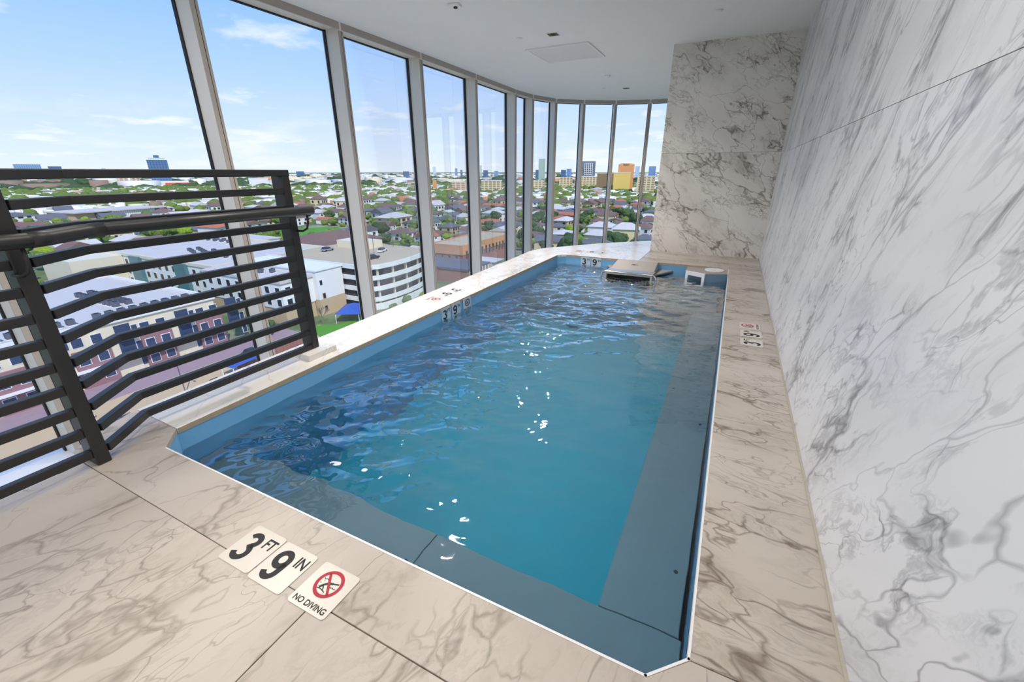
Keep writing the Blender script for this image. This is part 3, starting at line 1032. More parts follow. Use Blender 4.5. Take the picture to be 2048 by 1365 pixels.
M_DARK = speckle('garage_shade', srgb(58, 54, 58), 0.2, 0.6, 0.9)
M_WIN = speckle('window_blue_grey', srgb(62, 76, 104), 0.2, 0.8, 0.25)
M_WIND = speckle('window_dark', srgb(48, 50, 58), 0.2, 0.8, 0.3)
M_METAL = speckle('roof_unit_grey', srgb(92, 96, 108), 0.25, 3.0, 0.6)
M_BROOF = speckle('roof_brown', srgb(132, 96, 84), 0.15, 0.8, 0.9)
M_TEAL = speckle('glass_teal', srgb(84, 126, 134), 0.12, 0.5, 0.25)
M_BLUE = speckle('canopy_blue', srgb(52, 92, 178), 0.08, 1.0, 0.6)

struct(MB().box(-16000, 6000, -6000, 26000, G0 - 1, G0).build('ground', M_GROUND), 'green and tan city ground far below the tower')


def strip(name, mat, pts, z, label):
    return struct(MB().prism(pts, G0 - 0.3, G0 + z).build(name, mat), label)


strip('parking_lot', M_ASPH, [(-83.4, -10), (-45, -10), (-45, 72), (-83.4, 72)], 0.04, 'lavender grey parking lot beside the street')
strip('road', M_TAN, [(-92.0, -30), (-83.4, -30), (-83.4, 66), (-86, 72), (-92.0, 72)], 0.05, 'sunlit tan street in front of the apartments')
strip('pavement', M_WALK, [(-101, -30), (-92.05, -30), (-92.05, 66), (-101, 66)], 0.06, 'rose coloured pavement along the apartment block')
strip('lawn', M_LAWN, [(-94, 70), (-76, 62), (-70, 128), (-84.5, 126), (-83.5, 90), (-88, 74)], 0.07, 'grass verge below the parking garage')
strip('lawn', M_LAWN, [tuple(at(px, py, G0)[:2]) for px, py in ((495, 474), (570, 457), (676, 454), (690, 463), (640, 476), (600, 482))], 0.07, 'bright green playing field behind the apartments')
strip('lawn', M_LAWN, [(-60, 205), (-30, 215), (-24, 250), (-52, 245)], 0.07, 'small green lawn by the far right trees')
strip('lawn', M_LAWN, [(-92.0, -28), (-96, -28), (-96, 8), (-92.05, 8)], 0.09, 'strip of street grass at the left')
strip('road', M_TAN, [(-84, 196), (-40, 205), (-40, 214), (-84, 207)], 0.08, 'short tan driveway beyond the brick building')
strip('road', M_ASPH, [(-150, 560), (-40, 420), (-46, 412), (-160, 552)], 0.08, 'grey street among the trees at the right')
lines = MB()
for k in range(15):
    y = -2 + k * 4.6
    lines.box(-72, -66.5, y, y + 0.14, G0 + 0.041, G0 + 0.055)
    lines.box(-82.5, -77.5, y, y + 0.14, G0 + 0.041, G0 + 0.055)
struct(lines.build('parking_lines', M_LINE), 'white painted bay lines on the parking lot')


def bpart(root, mb, name, mat, parent=None):
    o = mb.build(name, mat, parent or root)
    if parent is None:
        o.location = -Vector(root.location)
    return o


def block(name, loc, label, cat='building', group=None):
    r = empty(name, loc)
    tag(r, label, cat, group)
    return r


WIN_ME = {}


def window(root, face, u, z, w=1.5, hh=1.6, fm=M_BWHITE, pm=M_WIN, base=0.0):
    """window part (frame) with a pane; face = ('x', plane) looking +x or ('y', plane) looking -y"""
    key = (face[0], w, hh, fm.name, pm.name)
    if key not in WIN_ME:
        if face[0] == 'x':
            f = MB().box(-0.05, 0.07, -w / 2 - 0.12, w / 2 + 0.12, -hh / 2 - 0.12, hh / 2 + 0.12)
            p = MB().box(0.05, 0.10, -w / 2, w / 2, -hh / 2, hh / 2)
        else:
            f = MB().box(-w / 2 - 0.12, w / 2 + 0.12, -0.07, 0.05, -hh / 2 - 0.12, hh / 2 + 0.12)
            p = MB().box(-w / 2, w / 2, -0.10, -0.05, -hh / 2, hh / 2)
        WIN_ME[key] = (f.mesh('window', fm), p.mesh('pane', pm))
    fme, pme = WIN_ME[key]
    o = link('window', fme, root)
    loc = Vector((face[1], u, z)) if face[0] == 'x' else Vector((u, face[1], z))
    o.location = loc - Vector(root.location)
    link('pane', pme, o)
    return o


def parapet(root, x0, x1, y0, y1, z, hh=0.9, t=0.5, mat=M_BWHITE):
    bpart(root, MB().box(x0, x1, y0, y0 + t, z, z + hh).box(x0, x1, y1 - t, y1, z, z + hh).box(x0, x0 + t, y0 + t, y1 - t, z, z + hh).box(x1 - t, x1, y0 + t, y1 - t, z, z + hh), 'parapet', mat)


# --- apartment block nearest the glass, on the left
A = block('apartment_block', (-120, 25, G0), 'cream and brick apartment block with blue windows behind the railing')
zt = -25.2
bpart(A, MB().box(-148, -101, -25, 53, G0, zt), 'wall', M_CREAM)
parapet(A, -148.3, -100.6, -25.3, 53.3, zt, 0.8)
bpart(A, MB().box(-147.7, -101.2, -24.7, 52.7, zt, zt + 0.12), 'roof', M_ROOF)
for k in range(7):
    y = -14 + k * 10.4
    bpart(A, MB().box(-101.2, -100.55, y, y + 5.4, G0, G0 + 7.2), 'brick_bay', M_BRICK)
    b_ = bpart(A, MB().box(-101.1, -100.92, y + 6.9, y + 9.4, G0 + 3.9, zt - 0.7), 'balcony_recess', M_WIN)
    for fl in range(2):
        zz = G0 + 4.0 + fl * 3.3
        bpart(A, MB().box(-100.95, -99.8, y + 6.8, y + 9.5, zz - 0.12, zz).box(-99.86, -99.8, y + 6.8, y + 9.5, zz, zz + 1.0), 'balcony', M_METAL)
    for fl in range(3):
        zz = G0 + 2.0 + fl * 3.35
        for dy in (1.3, 4.1):
            window(A, ('x', -100.55 if fl < 2 else -101.0), y + dy, zz)
    for fl in range(3):
        window(A, ('x', -101.0), y + 6.0 if False else y + 10.0, G0 + 2.0 + fl * 3.35, 0.9, 1.6)
bpart(A, MB().box(-101, -99.4, -25, 53, G0 + 3.45, G0 + 3.65), 'cornice', M_BWHITE)
for x in range(-144, -103, 5):
    for fl in range(3):
        pass
# roof-top enclosures
bpart(A, MB().box(-127, -116, 8, 20, zt, zt + 1.8), 'roof_enclosure', M_CREAM)
bpart(A, MB().box(-116.2, -115.9, 9, 19, zt + 0.2, zt + 1.5), 'roof_enclosure_opening', M_WIN)

# --- second apartment block behind it, with a courtyard between
B = block('apartment_block', (-165, 85, G0), 'pale apartment block with courtyard and teal glass bays behind the first')
bpart(B, MB().box(-205, -133, 72, 112, G0, zt), 'wall', M_BWHITE)
bpart(B, MB().box(-204.5, -133.5, 72.5, 111.5, zt, zt + 0.15), 'roof', M_ROOF)
parapet(B, -205.3, -132.7, 71.7, 112.3, zt, 0.9, 0.6, M_CREAM)
bpart(B, MB().box(-205, -184, 58, 71.9, G0, zt), 'wing', M_CREAM)
bpart(B, MB().box(-152, -146, 71.0, 72, G0 + 3, zt + 0.4), 'glass_bay', M_TEAL)
bpart(B, MB().box(-178, -172, 71.0, 72, G0 + 3, zt + 0.4), 'glass_bay', M_TEAL)
for x in list(range(-170, -153, 4)) + [-143, -139, -135, -182]:
    for fl in range(3):
        window(B, ('y', 72.0), x, G0 + 2.4 + fl * 3.2, 1.5, 1.7, M_CREAM, M_WIND)
for y in range(75, 111, 5):
    for fl in range(3):
        window(B, ('x', -133.0), y, G0 + 2.4 + fl * 3.2, 1.5, 1.7, M_CREAM, M_WIND)

# --- white apartment house beside the garage
Cb = block('apartment_block', (-115, 78, G0), 'white apartment house with dark windows and tan base beside the garage')
bpart(Cb, MB().box(-131, -98.5, 68, 77.5, G0 + 4.2, zt + 0.2), 'wall', M_BWHITE)
bpart(Cb, MB().box(-130.8, -98.7, 68.2, 77.3, G0, G0 + 4.2), 'base', M_TANW)
bpart(Cb, MB().box(-128, -97.0, 77.5, 86.5, G0 + 4.6, zt + 1.6), 'stair_tower', M_BWHITE)
bpart(Cb, MB().box(-127.8, -96.9, 77.6, 86.4, G0, G0 + 4.6), 'tower_base', M_TANW)
bpart(Cb, MB().box(-131.3, -98.1, 67.7, 77.5, zt + 0.2, zt + 0.9), 'roof', M_ROOF)
bpart(Cb, MB().box(-128.3, -96.7, 77.2, 86.7, zt + 1.6, zt + 2.0), 'roof', M_BWHITE)
for y in (69.8, 72.4, 75.0):
    for fl in range(2):
        window(Cb, ('x', -98.5), y, G0 + 5.9 + fl * 3.1, 1.4, 1.7, M_BWHITE, M_WIND)
for x in range(-128, -99, 4):
    for fl in range(2):
        window(Cb, ('y', 68.0), x, G0 + 5.9 + fl * 3.1, 1.5, 1.7, M_BWHITE, M_WIND)
for z in (2.0, 5.5):
    window(Cb, ('x', -96.9), 79.2, G0 + z, 0.8, 1.3, M_TANW, M_WIND)
window(Cb, ('x', -97.0), 78.8, G0 + 9.2, 0.8, 1.3, M_BWHITE, M_WIND)

# --- parking garage with a gently bowed front
Gg = block('parking_garage', (-105, 98, G0), 'four-storey open parking garage with white bands and tan roof deck')
front = [(-88.8, 87.0), (-86.6, 90.5), (-85.8, 96), (-85.9, 102), (-87.0, 109), (-89.4, 116), (-92.6, 122)]
foot = [(-131, 87.0)] + front + [(-131, 126)]
inn = [(-130, 87.6)] + [(x - 2.6, y + (0.6 if i == 0 else 0)) for i, (x, y) in enumerate(front)] + [(-130, 125)]
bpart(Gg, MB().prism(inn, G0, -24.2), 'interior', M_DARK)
for k in range(4):
    z1 = -23.0 - k * 3.1
    bpart(Gg, MB().sweep(front, 0.5, z1 - 1.25, z1), 'spandrel_band', M_BWHITE)
    bpart(Gg, MB().box(-130.5, -88.9, 86.9, 87.3, z1 - 1.25, z1), 'spandrel_band', M_BWHITE)
bpart(Gg, MB().sweep(front, 0.6, G0, G0 + 1.8), 'plinth', M_CEIL)
bpart(Gg, MB().prism(foot, -24.3, -24.0), 'roof_deck', M_DECK)
for i in range(len(front)):
    x, y = front[i]
    bpart(Gg, MB().box(x - 1.2, x - 0.7, y - 0.25, y + 0.25, G0, -24.3), 'column', M_CREAM)
bpart(Gg, MB().box(-126, -112, 112, 120, -24, -21.6), 'stair_head', M_CREAM)

# --- orange brick building with slot windows
Eb = block('brick_building', (-99, 162, G0), 'orange brick building with a row of tall slot windows')
bpart(Eb, MB().box(-107, -92, 142, 184, G0, -29.2), 'wall', M_ROSE)
bpart(Eb, MB().box(-107.4, -91.6, 141.6, 184.4, -29.2, -26.0), 'upper_band', M_ORANGE)
bpart(Eb, MB().box(-106.5, -92.5, 142.5, 183.5, -26.0, -25.8), 'roof', M_DECK)
parapet(Eb, -107.4, -91.6, 141.6, 184.4, -26.0, 0.5, 0.6, M_ORANGE)
for k in range(13):
    window(Eb, ('x', -91.62), 144.2 + k * 3.1, -29.4, 1.25, 3.2, M_ORANGE, M_WIND)
for k in range(4):
    window(Eb, ('y', 142.0), -105 + k * 3.4, -30.8, 1.2, 2.2, M_ORANGE, M_WIND)
bpart(Eb, MB().box(-106, -80, 126, 141.5, G0, -31.2), 'annex', M_ROSE)
bpart(Eb, MB().box(-106.4, -79.6, 125.6, 141.6, -31.2, -30.6), 'annex_roof', M_METAL)
for k in range(7):
    bpart(Eb, MB().box(-79.95, -79.6, 127 + k * 2.2, 127.5 + k * 2.2, G0 + 1, -31.2), 'annex_pier', M_BWHITE)
bpart(Eb, MB().box(-88, -79, 142, 149, G0, -31.0), 'porch', M_CREAM)
bpart(Eb, MB().box(-89, -78, 141.8, 150, -31.0, -30.7), 'porch_roof', M_ROOF)

# --- long low school with white fins, beyond the railing
F = block('school_building', (-440, 186, G0), 'long low white school building with pale fins and a red end')
p0, p1 = at(155, 448, G0), at(332, 432, G0)
d = Vector((p1.x - p0.x, p1.y - p0.y)).normalized()
nn = Vector((-d.y, d.x))
Lb = (Vector(p1[:2]) - Vector(p0[:2])).length
c0 = (Vector(p0[:2]) + Vector(p1[:2])) / 2
bpart(F, MB().obox(c0 + nn * 16, d, nn, Lb / 2, 16, G0, G0 + 7.5), 'wall', M_TANW)
bpart(F, MB().obox(c0 + nn * 15, d, nn, Lb / 2 + 1.5, 18, G0 + 7.5, G0 + 8.3), 'roof', M_ROOF)
for k in range(20):
    s_ = -Lb * 0.12 + k * Lb * 0.025
    bpart(F, MB().obox(c0 - nn * 0.6 + d * s_, d, nn, 0.7, 0.7, G0, G0 + 7.5), 'fin', M_BWHITE)
bpart(F, MB().obox(c0 - nn * 0.4 + d * (-Lb * 0.22), d, nn, Lb * 0.08, 0.4, G0 + 1.5, G0 + 6.8), 'glazing', M_WIN)
bpart(F, MB().obox(c0 - nn * 0.4 + d * (Lb * 0.43), d, nn, Lb * 0.045, 0.5, G0 + 1, G0 + 6.8), 'glazing', M_TEAL)
bpart(F, MB().obox(c0 + nn * 10 + d * (Lb / 2 + 1.0), d, nn, 1.0, 11, G0 + 1.5, G0 + 8), 'end_panel', speckle('panel_red', srgb(196, 70, 74), 0.05, 1, 0.8))

# --- brown-roofed hall in front of the field
Hh = block('hall_building', (-172, 148, G0), 'wide hall with a brown shingle roof in front of the green field')
bpart(Hh, MB().box(-188, -156, 130, 166, G0, -29.5), 'wall', M_BWHITE)
x0, x1, y0, y1 = -190, -154, 128, 168
bpart(Hh, MB().add([(x0, y0, -29.5), (x1, y0, -29.5), (x1, y1, -29.5), (x0, y1, -29.5), (-172, 140, -25.2), (-172, 156, -25.2)],
                   [(0, 1, 4), (1, 2, 5, 4), (2, 3, 5), (3, 0, 4, 5), (3, 2, 1, 0)]), 'roof', M_BROOF)
# low flat white sheds between the garage and the hall
for (xa, xb, ya, yb, hh, lb) in ((-150, -120, 128, 138, 6.5, 'long flat white shed behind the parking garage'), (-228, -196, 118, 140, 7.0, 'flat pale warehouse left of the brown-roofed hall')):
    s_ = block('flat_shed', ((xa + xb) / 2, (ya + yb) / 2, G0), lb)
    bpart(s_, MB().box(xa, xb, ya, yb, G0, G0 + hh), 'wall', M_BWHITE)
    bpart(s_, MB().box(xa - 0.4, xb + 0.4, ya - 0.4, yb + 0.4, G0 + hh, G0 + hh + 0.5), 'roof', M_ROOF)

# --- roof-top air conditioners (one object each)
ac_body = MB().box(-0.55, 0.55, -0.55, 0.55, 0.12, 1.15).mesh('air_conditioner', M_METAL)
ac_fan = MB().disc((0, 0), 0.42, 1.15, 1.2, 10).mesh('fan_grille', M_GASKET)
ac_base = MB().box(-0.65, 0.65, -0.65, 0.65, 0.0, 0.12).mesh('base', M_BWHITE)


def ac(x, y, z, label, group):
    o = link('air_conditioner', ac_body, None, loc=(x, y, z))
    link('fan_grille', ac_fan, o)
    link('base', ac_base, o)
    return tag(o, label, 'air conditioner', group)


for k in range(22):
    if k not in (4, 5, 12):
        ac(-105.5, 9 + k * 1.95, zt + 0.12, 'grey roof air conditioner in the row along the cream block edge', 'air conditioners along the roof edge')
for r_ in range(2):
    for k in range(9):
        ac(-121 - k * 2.1, 27 + r_ * 2.3 + k * 0.5, zt + 0.12, 'grey roof air conditioner in the double row mid cream roof', 'air conditioners mid roof')
        ac(-112 - k * 2.0, 40 + r_ * 2.2, zt + 0.12, 'grey roof air conditioner in the double row at the far cream roof', 'air conditioners far roof')
for r_ in range(2):
    for k in range(9):
        ac(-146 - k * 3.0, 84 + r_ * 3 + (k % 3), zt + 0.15, 'grey air conditioner on the pale courtyard block roof', 'air conditioners on the pale block')
for k in range(8):
    ac(-190 + k * 2.2, 104 + (k % 2) * 2.4, zt + 0.15, 'grey air conditioner at the back of the pale courtyard block', 'air conditioners at the back of the pale block')
for k in range(6):
    ac(-121 + k * 2.4, 72 + (k % 2) * 1.8, zt + 0.9, 'grey air conditioner on the white apartment house roof', 'air conditioners on the white house')

# --- cars
car_b = MB().add([(-2.2, -0.88, 0.35), (2.2, -0.88, 0.35), (2.2, 0.88, 0.35), (-2.2, 0.88, 0.35), (-2.2, -0.85, 0.85), (2.15, -0.85, 0.8), (2.15, 0.85, 0.8), (-2.2, 0.85, 0.85)],
                 [(3, 2, 1, 0), (4, 5, 6, 7), (0, 1, 5, 4), (1, 2, 6, 5), (2, 3, 7, 6), (3, 0, 4, 7)])
car_c = MB().add([(-1.9, -0.8, 0.84), (1.1, -0.8, 0.81), (1.1, 0.8, 0.81), (-1.9, 0.8, 0.84), (-1.4, -0.66, 1.45), (0.35, -0.66, 1.45), (0.35, 0.66, 1.45), (-1.4, 0.66, 1.45)],
                 [(4, 5, 6, 7), (0, 1, 5, 4), (1, 2, 6, 5), (2, 3, 7, 6), (3, 0, 4, 7)]).mesh('cabin', M_WIND)
car_w = MB()
car_w.tube([(0, -0.1, 0), (0, 0.1, 0)], 0.33, 10)
car_w = car_w.mesh('wheel', M_GASKET)
CARC = {}


def car(x, y, z, rz, col, cname, where, group=None):
    if cname not in CARC:
        me = car_b.mesh('car', bsdf('car_' + cname.replace(' ', '_'), col, 0.35))
        CARC[cname] = me
    o = link('car', CARC[cname], None, loc=(x, y, z))
    o.rotation_euler = (0, 0, rz)
    link('cabin', car_c, o)
    for sx in (-1.35, 1.35):
        for sy in (-0.82, 0.82):
            w_ = link('wheel', car_w, o)
            w_.location = (sx, sy, 0.33)
    return tag(o, '%s car %s' % (cname, where), 'car', group)


wc, sc, bc, rc, dc = srgb(236, 236, 236), srgb(150, 154, 160), srgb(70, 84, 130), srgb(150, 40, 44), srgb(40, 42, 48)
car(-104, 111, -24.0, 1.9, wc, 'white', 'parked on the tan garage roof nearest its bowed front')
car(-122, 104, -24.0, 1.6, sc, 'silver', 'parked mid roof of the tan garage')
car(-98, 100, -24.0, 1.4, dc, 'dark', 'parked near the left corner of the garage roof')
car(-117, 131 - 4, G0 + 0.0, 1.57, wc, 'white', 'behind the garage') if False else None
car(-88.0, 21.5, G0 + 0.05, 1.57, wc, 'white', 'driving on the tan street behind the railing post')
car(-79.5, 25.5, G0 + 0.04, 0.1, bc, 'blue', 'parked in the lot by the bend of the railing')
car(-80.0, 39.2, G0 + 0.04, 0.0, sc, 'silver', 'parked in the lot beside the blue canopy')
car(-80.0, 57.5, G0 + 0.04, 0.0, rc, 'red', 'parked at the far end of the lot')
car(-69.5, 34.8, G0 + 0.04, 0.0, dc, 'dark', 'parked in the inner row of the lot')
car(-89.0, 52.0, G0 + 0.05, 1.57, dc, 'dark', 'driving on the tan street below the white apartment house')


# --- canopies, fence, lamp posts
def canopy(x, y, rz, label, w=3.2, l=4.6):
    o = empty('shade_canopy', (x, y, G0), rz)
    top_ = MB().add([(-w, -l, 2.6), (w, -l, 2.6), (w, l, 2.6), (-w, l, 2.6), (0, -l * 0.4, 3.9), (0, l * 0.4, 3.9)], [(0, 1, 4), (1, 2, 5, 4), (2, 3, 5), (3, 0, 4, 5), (3, 2, 1, 0)])
    top_.build('cover', M_BLUE, o)
    for sx in (-w + 0.2, w - 0.2):
        for sy in (-l + 0.2, l - 0.2):
            MB().tube([(sx, sy, 0), (sx, sy, 2.62)], 0.09, 8).build('post', M_BWHITE, o)
    return tag(o, label, 'canopy')


canopy(-88.0, 80.0, 0.5, 'blue shade canopy on the verge below the parking garage')
canopy(-82.0, 45.0, 0.1, 'blue shade canopy beside the tan street seen through the railing', 1.8, 3.0)
fe = empty('brick_fence', (-83.2, 52, G0))
for k in range(9):
    MB().box(-0.15, 0.15, k * 1.7 - 7, k * 1.7 - 5.45, 0, 1.9).build('panel', M_ROSE, fe)
    MB().box(-0.2, 0.2, k * 1.7 - 7.12, k * 1.7 - 6.95, 0, 2.05).build('post', M_ROSE, fe)
tag(fe, 'low rose brick fence along the tan street', 'fence')
lp_pole = MB().tube([(0, 0, 0), (0, 0, 6.6)], 0.09, 8).mesh('street_lamp', M_METAL)
lp_arm = MB().tube([(0, 0, 6.5), (0.9, 0, 6.75), (1.5, 0, 6.75)], 0.06, 6).mesh('arm', M_METAL)
lp_head = MB().box(1.2, 1.9, -0.16, 0.16, 6.66, 6.8).mesh('lamp_head', M_BWHITE)
for (x, y, z, wh) in ((-83.0, 19.0, G0, 'beside the railing post view of the street'), (-83.0, 35.0, G0, 'halfway along the tan street'), (-83.0, 62.0, G0, 'at the far end of the parking lot'), (-101.0, 104.0, -24.0, 'on the garage roof near the front'), (-108.0, 121.0, -24.0, 'on the garage roof near the back')):
    o = link('street_lamp', lp_pole, None, loc=(x, y, z))
    link('arm', lp_arm, o)
    link('lamp_head', lp_head, o)
    tag(o, 'thin street lamp %s' % wh, 'street lamp', 'street lamps')


# --- trees: crowns share a few meshes
def crown_mesh(seed, mat, squash=0.8, lumps=9, r0=1.0, sub=2):
    rr = random.Random(seed)
    bm = bmesh.new()
    for i in range(lumps):
        if i == 0:
            c, r = Vector((0, 0, 0)), 0.72
        else:
            a, e = rr.uniform(0, 6.28), rr.uniform(-0.35, 1.0)
            c = Vector((math.cos(a) * math.cos(e), math.sin(a) * math.cos(e), math.sin(e))) * rr.uniform(0.4, 0.62)
            r = rr.uniform(0.30, 0.48)
        g = bmesh.ops.create_icosphere(bm, subdivisions=sub, radius=r)
        for v in g['verts']:
            v.co *= 1 + 0.22 * mnoise.noise(v.co * 5 + Vector((seed, i, 0)))
            v.co += c
    for v in bm.verts:
        v.co.z *= squash
    me = bpy.data.meshes.new('crown')
    bm.to_mesh(me)
    bm.free()
    me.materials.append(mat)
    return me


def leaf_mat(name, c1, c2, scale=6.0):
    m = bsdf(name, c1, 0.9)
    t = NT(m.node_tree)
    b = m.node_tree.nodes['Principled BSDF']
    tcn = t.n('ShaderNodeTexCoord')
    oi = t.n('ShaderNodeObjectInfo')
    gi = t.n('ShaderNodeNewGeometry')
    nz = t.noise(tcn.outputs['Object'], scale, 6.0, 0.7).outputs[0]
    rnd = t.math('FRACT', t.math('ADD', oi.outputs['Random'], t.math('MULTIPLY', gi.outputs['Random Per Island'], 0.35)))
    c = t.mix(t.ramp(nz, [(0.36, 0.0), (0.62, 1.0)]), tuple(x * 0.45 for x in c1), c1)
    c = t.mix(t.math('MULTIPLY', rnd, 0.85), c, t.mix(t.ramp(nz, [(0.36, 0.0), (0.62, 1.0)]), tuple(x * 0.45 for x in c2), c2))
    m.node_tree.links.new(c, b.inputs['Base Color'])
    bp = t.n('ShaderNodeBump', {'Strength': 0.8, 'Distance': 0.3, 'Height': nz})
    m.node_tree.links.new(bp.outputs[0], b.inputs['Normal'])
    return m


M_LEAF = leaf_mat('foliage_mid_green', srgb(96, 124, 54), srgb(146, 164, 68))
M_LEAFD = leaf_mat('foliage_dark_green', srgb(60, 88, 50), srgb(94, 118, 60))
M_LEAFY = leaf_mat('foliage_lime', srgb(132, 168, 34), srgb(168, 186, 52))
M_BARK = speckle('bark', srgb(104, 88, 74), 0.2, 3.0, 0.95)
CR = {'mid': [crown_mesh(s, M_LEAF) for s in (1, 2, 3)], 'dark': [crown_mesh(s, M_LEAFD, 0.9) for s in (4, 5, 6)], 'lime': [crown_mesh(s, M_LEAFY, 0.75) for s in (7, 8)]}
TRUNK = MB().tube([(0, 0, -0.9), (0.02, 0.01, -0.4), (0, 0, 0.1)], 0.1, 7, radii=[0.10, 0.07, 0.05]).mesh('trunk', M_BARK)
TL = {'mid': ('mid green tree', 'mid green trees'), 'dark': ('dark green tree', 'dark green trees'), 'lime': ('bright lime tree', 'lime green trees')}


ORD = ['leftmost', 'second', 'third', 'fourth', 'fifth', 'sixth', 'seventh', 'eighth', 'ninth', 'tenth', 'eleventh']
BAYX = [445, 700, 845, 943, 1018, 1054, 1101, 1157, 1217, 1281]


def whereabouts(x, y, z):
    """plain words for where in the view over the city a thing stands"""
    v = Vector((x, y, z - CAMZ))
    dz = v.dot(FW)
    px, py = 1024 + FPX * v.dot(RT) / dz, 682.5 - FPX * v.dot(UP) / dz
    k = sum(px > b for b in BAYX)
    row = 'nearest' if py > 455 else 'middle' if py > 415 else 'farther' if py > 395 else 'farthest'
    return '%s rows, seen through the %s pane%s' % (row, ORD[k], ' from left' if k else '')


def tree(x, y, r, kind='mid', z=G0, label=None, group=None):
    me = random.choice(CR[kind])
    o = link('broadleaf_tree', me, None, loc=(x, y, z + r * 0.95))
    o.scale = (r, r, r * random.uniform(0.85, 1.1))
    o.rotation_euler = (0, 0, random.uniform(0, 6.28))
    link('trunk', TRUNK, o)
    lb, gp = TL[kind]
    size = 'large ' if r > 5.2 else 'small ' if r < 4.2 else ''
    return tag(o, label or size + lb + ', ' + whereabouts(x, y, z), 'tree', group or gp)


FREE = [(-152, -40, -40, 130), (-208, -92, 54, 128), (-110, -74, 122, 188), (-194, -150, 124, 172), (-232, -190, 114, 144), (-152, -118, 126, 140)]   # keep clear: x0,x1,y0,y1
fld = [at(px, py, G0) for px, py in ((495, 474), (570, 457), (690, 456), (620, 482))]
FREE.append((min(p.x for p in fld), max(p.x for p in fld), min(p.y for p in fld), max(p.y for p in fld)))
PLACED = []
for k in range(-4, 5):
    q_ = c0 + Vector((p1.x - p0.x, p1.y - p0.y)).normalized() * (k * Lb / 8) + Vector((-(p1.y - p0.y), p1.x - p0.x)).normalized() * 14
    PLACED.append((q_.x, q_.y, 24.0))


def free(x, y, r, check=True):
    for a, b, c, d in FREE:
        if a - r < x < b + r and c - r < y < d + r:
            return False
    if (Vector((x, y)) - c0).length < 62 and abs((Vector((x, y)) - c0 - nn_f * 15).dot(nn_f)) < 24:
        return False
    if check:
        for (px_, py_, pr) in PLACED:
            if (px_ - x) ** 2 + (py_ - y) ** 2 < (pr + r) ** 2:
                return False
    return True


nn_f = nn = Vector((-d[1], d[0])) if isinstance(d, tuple) else Vector((0, 1))
nn_f = Vector(((p1.x - p0.x), (p1.y - p0.y))).normalized()
nn_f = Vector((-nn_f.y, nn_f.x))

# hand-placed greenery close to the tower
for (x, y, r, kind, lb) in ((-82.5, 96, 2.0, 'mid', 'round shrub on the verge in front of the garage'), (-81.5, 103.0, 1.9, 'lime', 'lime shrub on the verge at the right end of the garage'),
                            (-80.5, 88.0, 1.9, 'mid', 'shrub on the verge right of the blue canopy'), (-78.0, 73.0, 1.8, 'mid', 'shrub on the verge in front of the blue canopy'),
                            (-76.0, 8.0, 2.0, 'mid', 'green shrub in the parking lot at the far left'), (-97.0, 60.5, 2.6, 'dark', 'dark tree at the right end of the cream apartment block'),
                            (-126.0, 62.0, 3.4, 'dark', 'dark courtyard tree between the two apartment blocks'), (-140.0, 64.5, 3.2, 'dark', 'second dark courtyard tree between the two apartment blocks'),
                            (-158.0, 62.0, 4.2, 'dark', 'tall dark courtyard tree at the back left'), (-172.0, 52.0, 4.8, 'dark', 'broad dark tree behind the cream block roof'),
                            (-166.0, 40.0, 4.6, 'dark', 'broad dark tree at the back corner of the cream block')):
    tree(x, y, r, kind, G0, lb, 'shrubs and trees near the tower')
    PLACED.append((x, y, r))

# bare winter tree in front of the white apartment house
bt = MB()


def branch(mb, p, d_, ln, r, depth, rr):
    q_ = p + d_ * ln
    mb.tube([p, (p + q_) / 2 + Vector((rr.uniform(-1, 1), rr.uniform(-1, 1), 0)) * ln * 0.06, q_], r, 5, radii=[r, r * 0.85, r * 0.7])
    if depth:
        for _ in range(3):
            nd = (d_ + Vector((rr.uniform(-0.8, 0.8), rr.uniform(-0.8, 0.8), rr.uniform(-0.1, 0.5)))).normalized()
            branch(mb, q_, nd, ln * rr.uniform(0.6, 0.8), r * 0.62, depth - 1, rr)


for (x, y, sc_, lb) in ((-91.5, 73.0, 1.0, 'bare branching tree in front of the white apartment house'), (-88.0, 66.0, 0.75, 'smaller bare tree by the end of the tan street')):
    mb = MB()
    rr = random.Random(int(-x))
    branch(mb, Vector((0, 0, 0)), Vector((0, 0, 1)), 1.7 * sc_, 0.16 * sc_, 5, rr)
    o = mb.build('bare_tree', speckle('bark_grey', srgb(132, 118, 118), 0.2, 3.0, 0.95))
    o.location = (x, y, G0)
    tag(o, lb, 'tree')

# --- houses
H_COL = {'white': srgb(236, 232, 226), 'cream': srgb(230, 212, 168), 'grey': srgb(190, 190, 194), 'tan': srgb(206, 178, 140)}
R_COL = {'brown': srgb(128, 100, 90), 'slate': srgb(110, 108, 114), 'pale': srgb(206, 200, 194), 'terracotta': srgb(186, 112, 84)}


def house_meshes(hip, hh):
    w = MB().box(-0.5, 0.5, -0.5, 0.5, 0, hh)
    e = 0.56
    if hip:
        rf = MB().add([(-e, -e, hh), (e, -e, hh), (e, e, hh), (-e, e, hh), (0, -0.18, hh + 0.34), (0, 0.18, hh + 0.34)], [(0, 1, 4), (1, 2, 5, 4), (2, 3, 5), (3, 0, 4, 5), (3, 2, 1, 0)])
    else:
        rf = MB().add([(-e, -e, hh), (e, -e, hh), (e, e, hh), (-e, e, hh), (0, -e, hh + 0.36), (0, e, hh + 0.36)], [(0, 1, 4), (1, 2, 5, 4), (2, 3, 5), (3, 0, 4, 5), (3, 2, 1, 0)])
    return w, rf


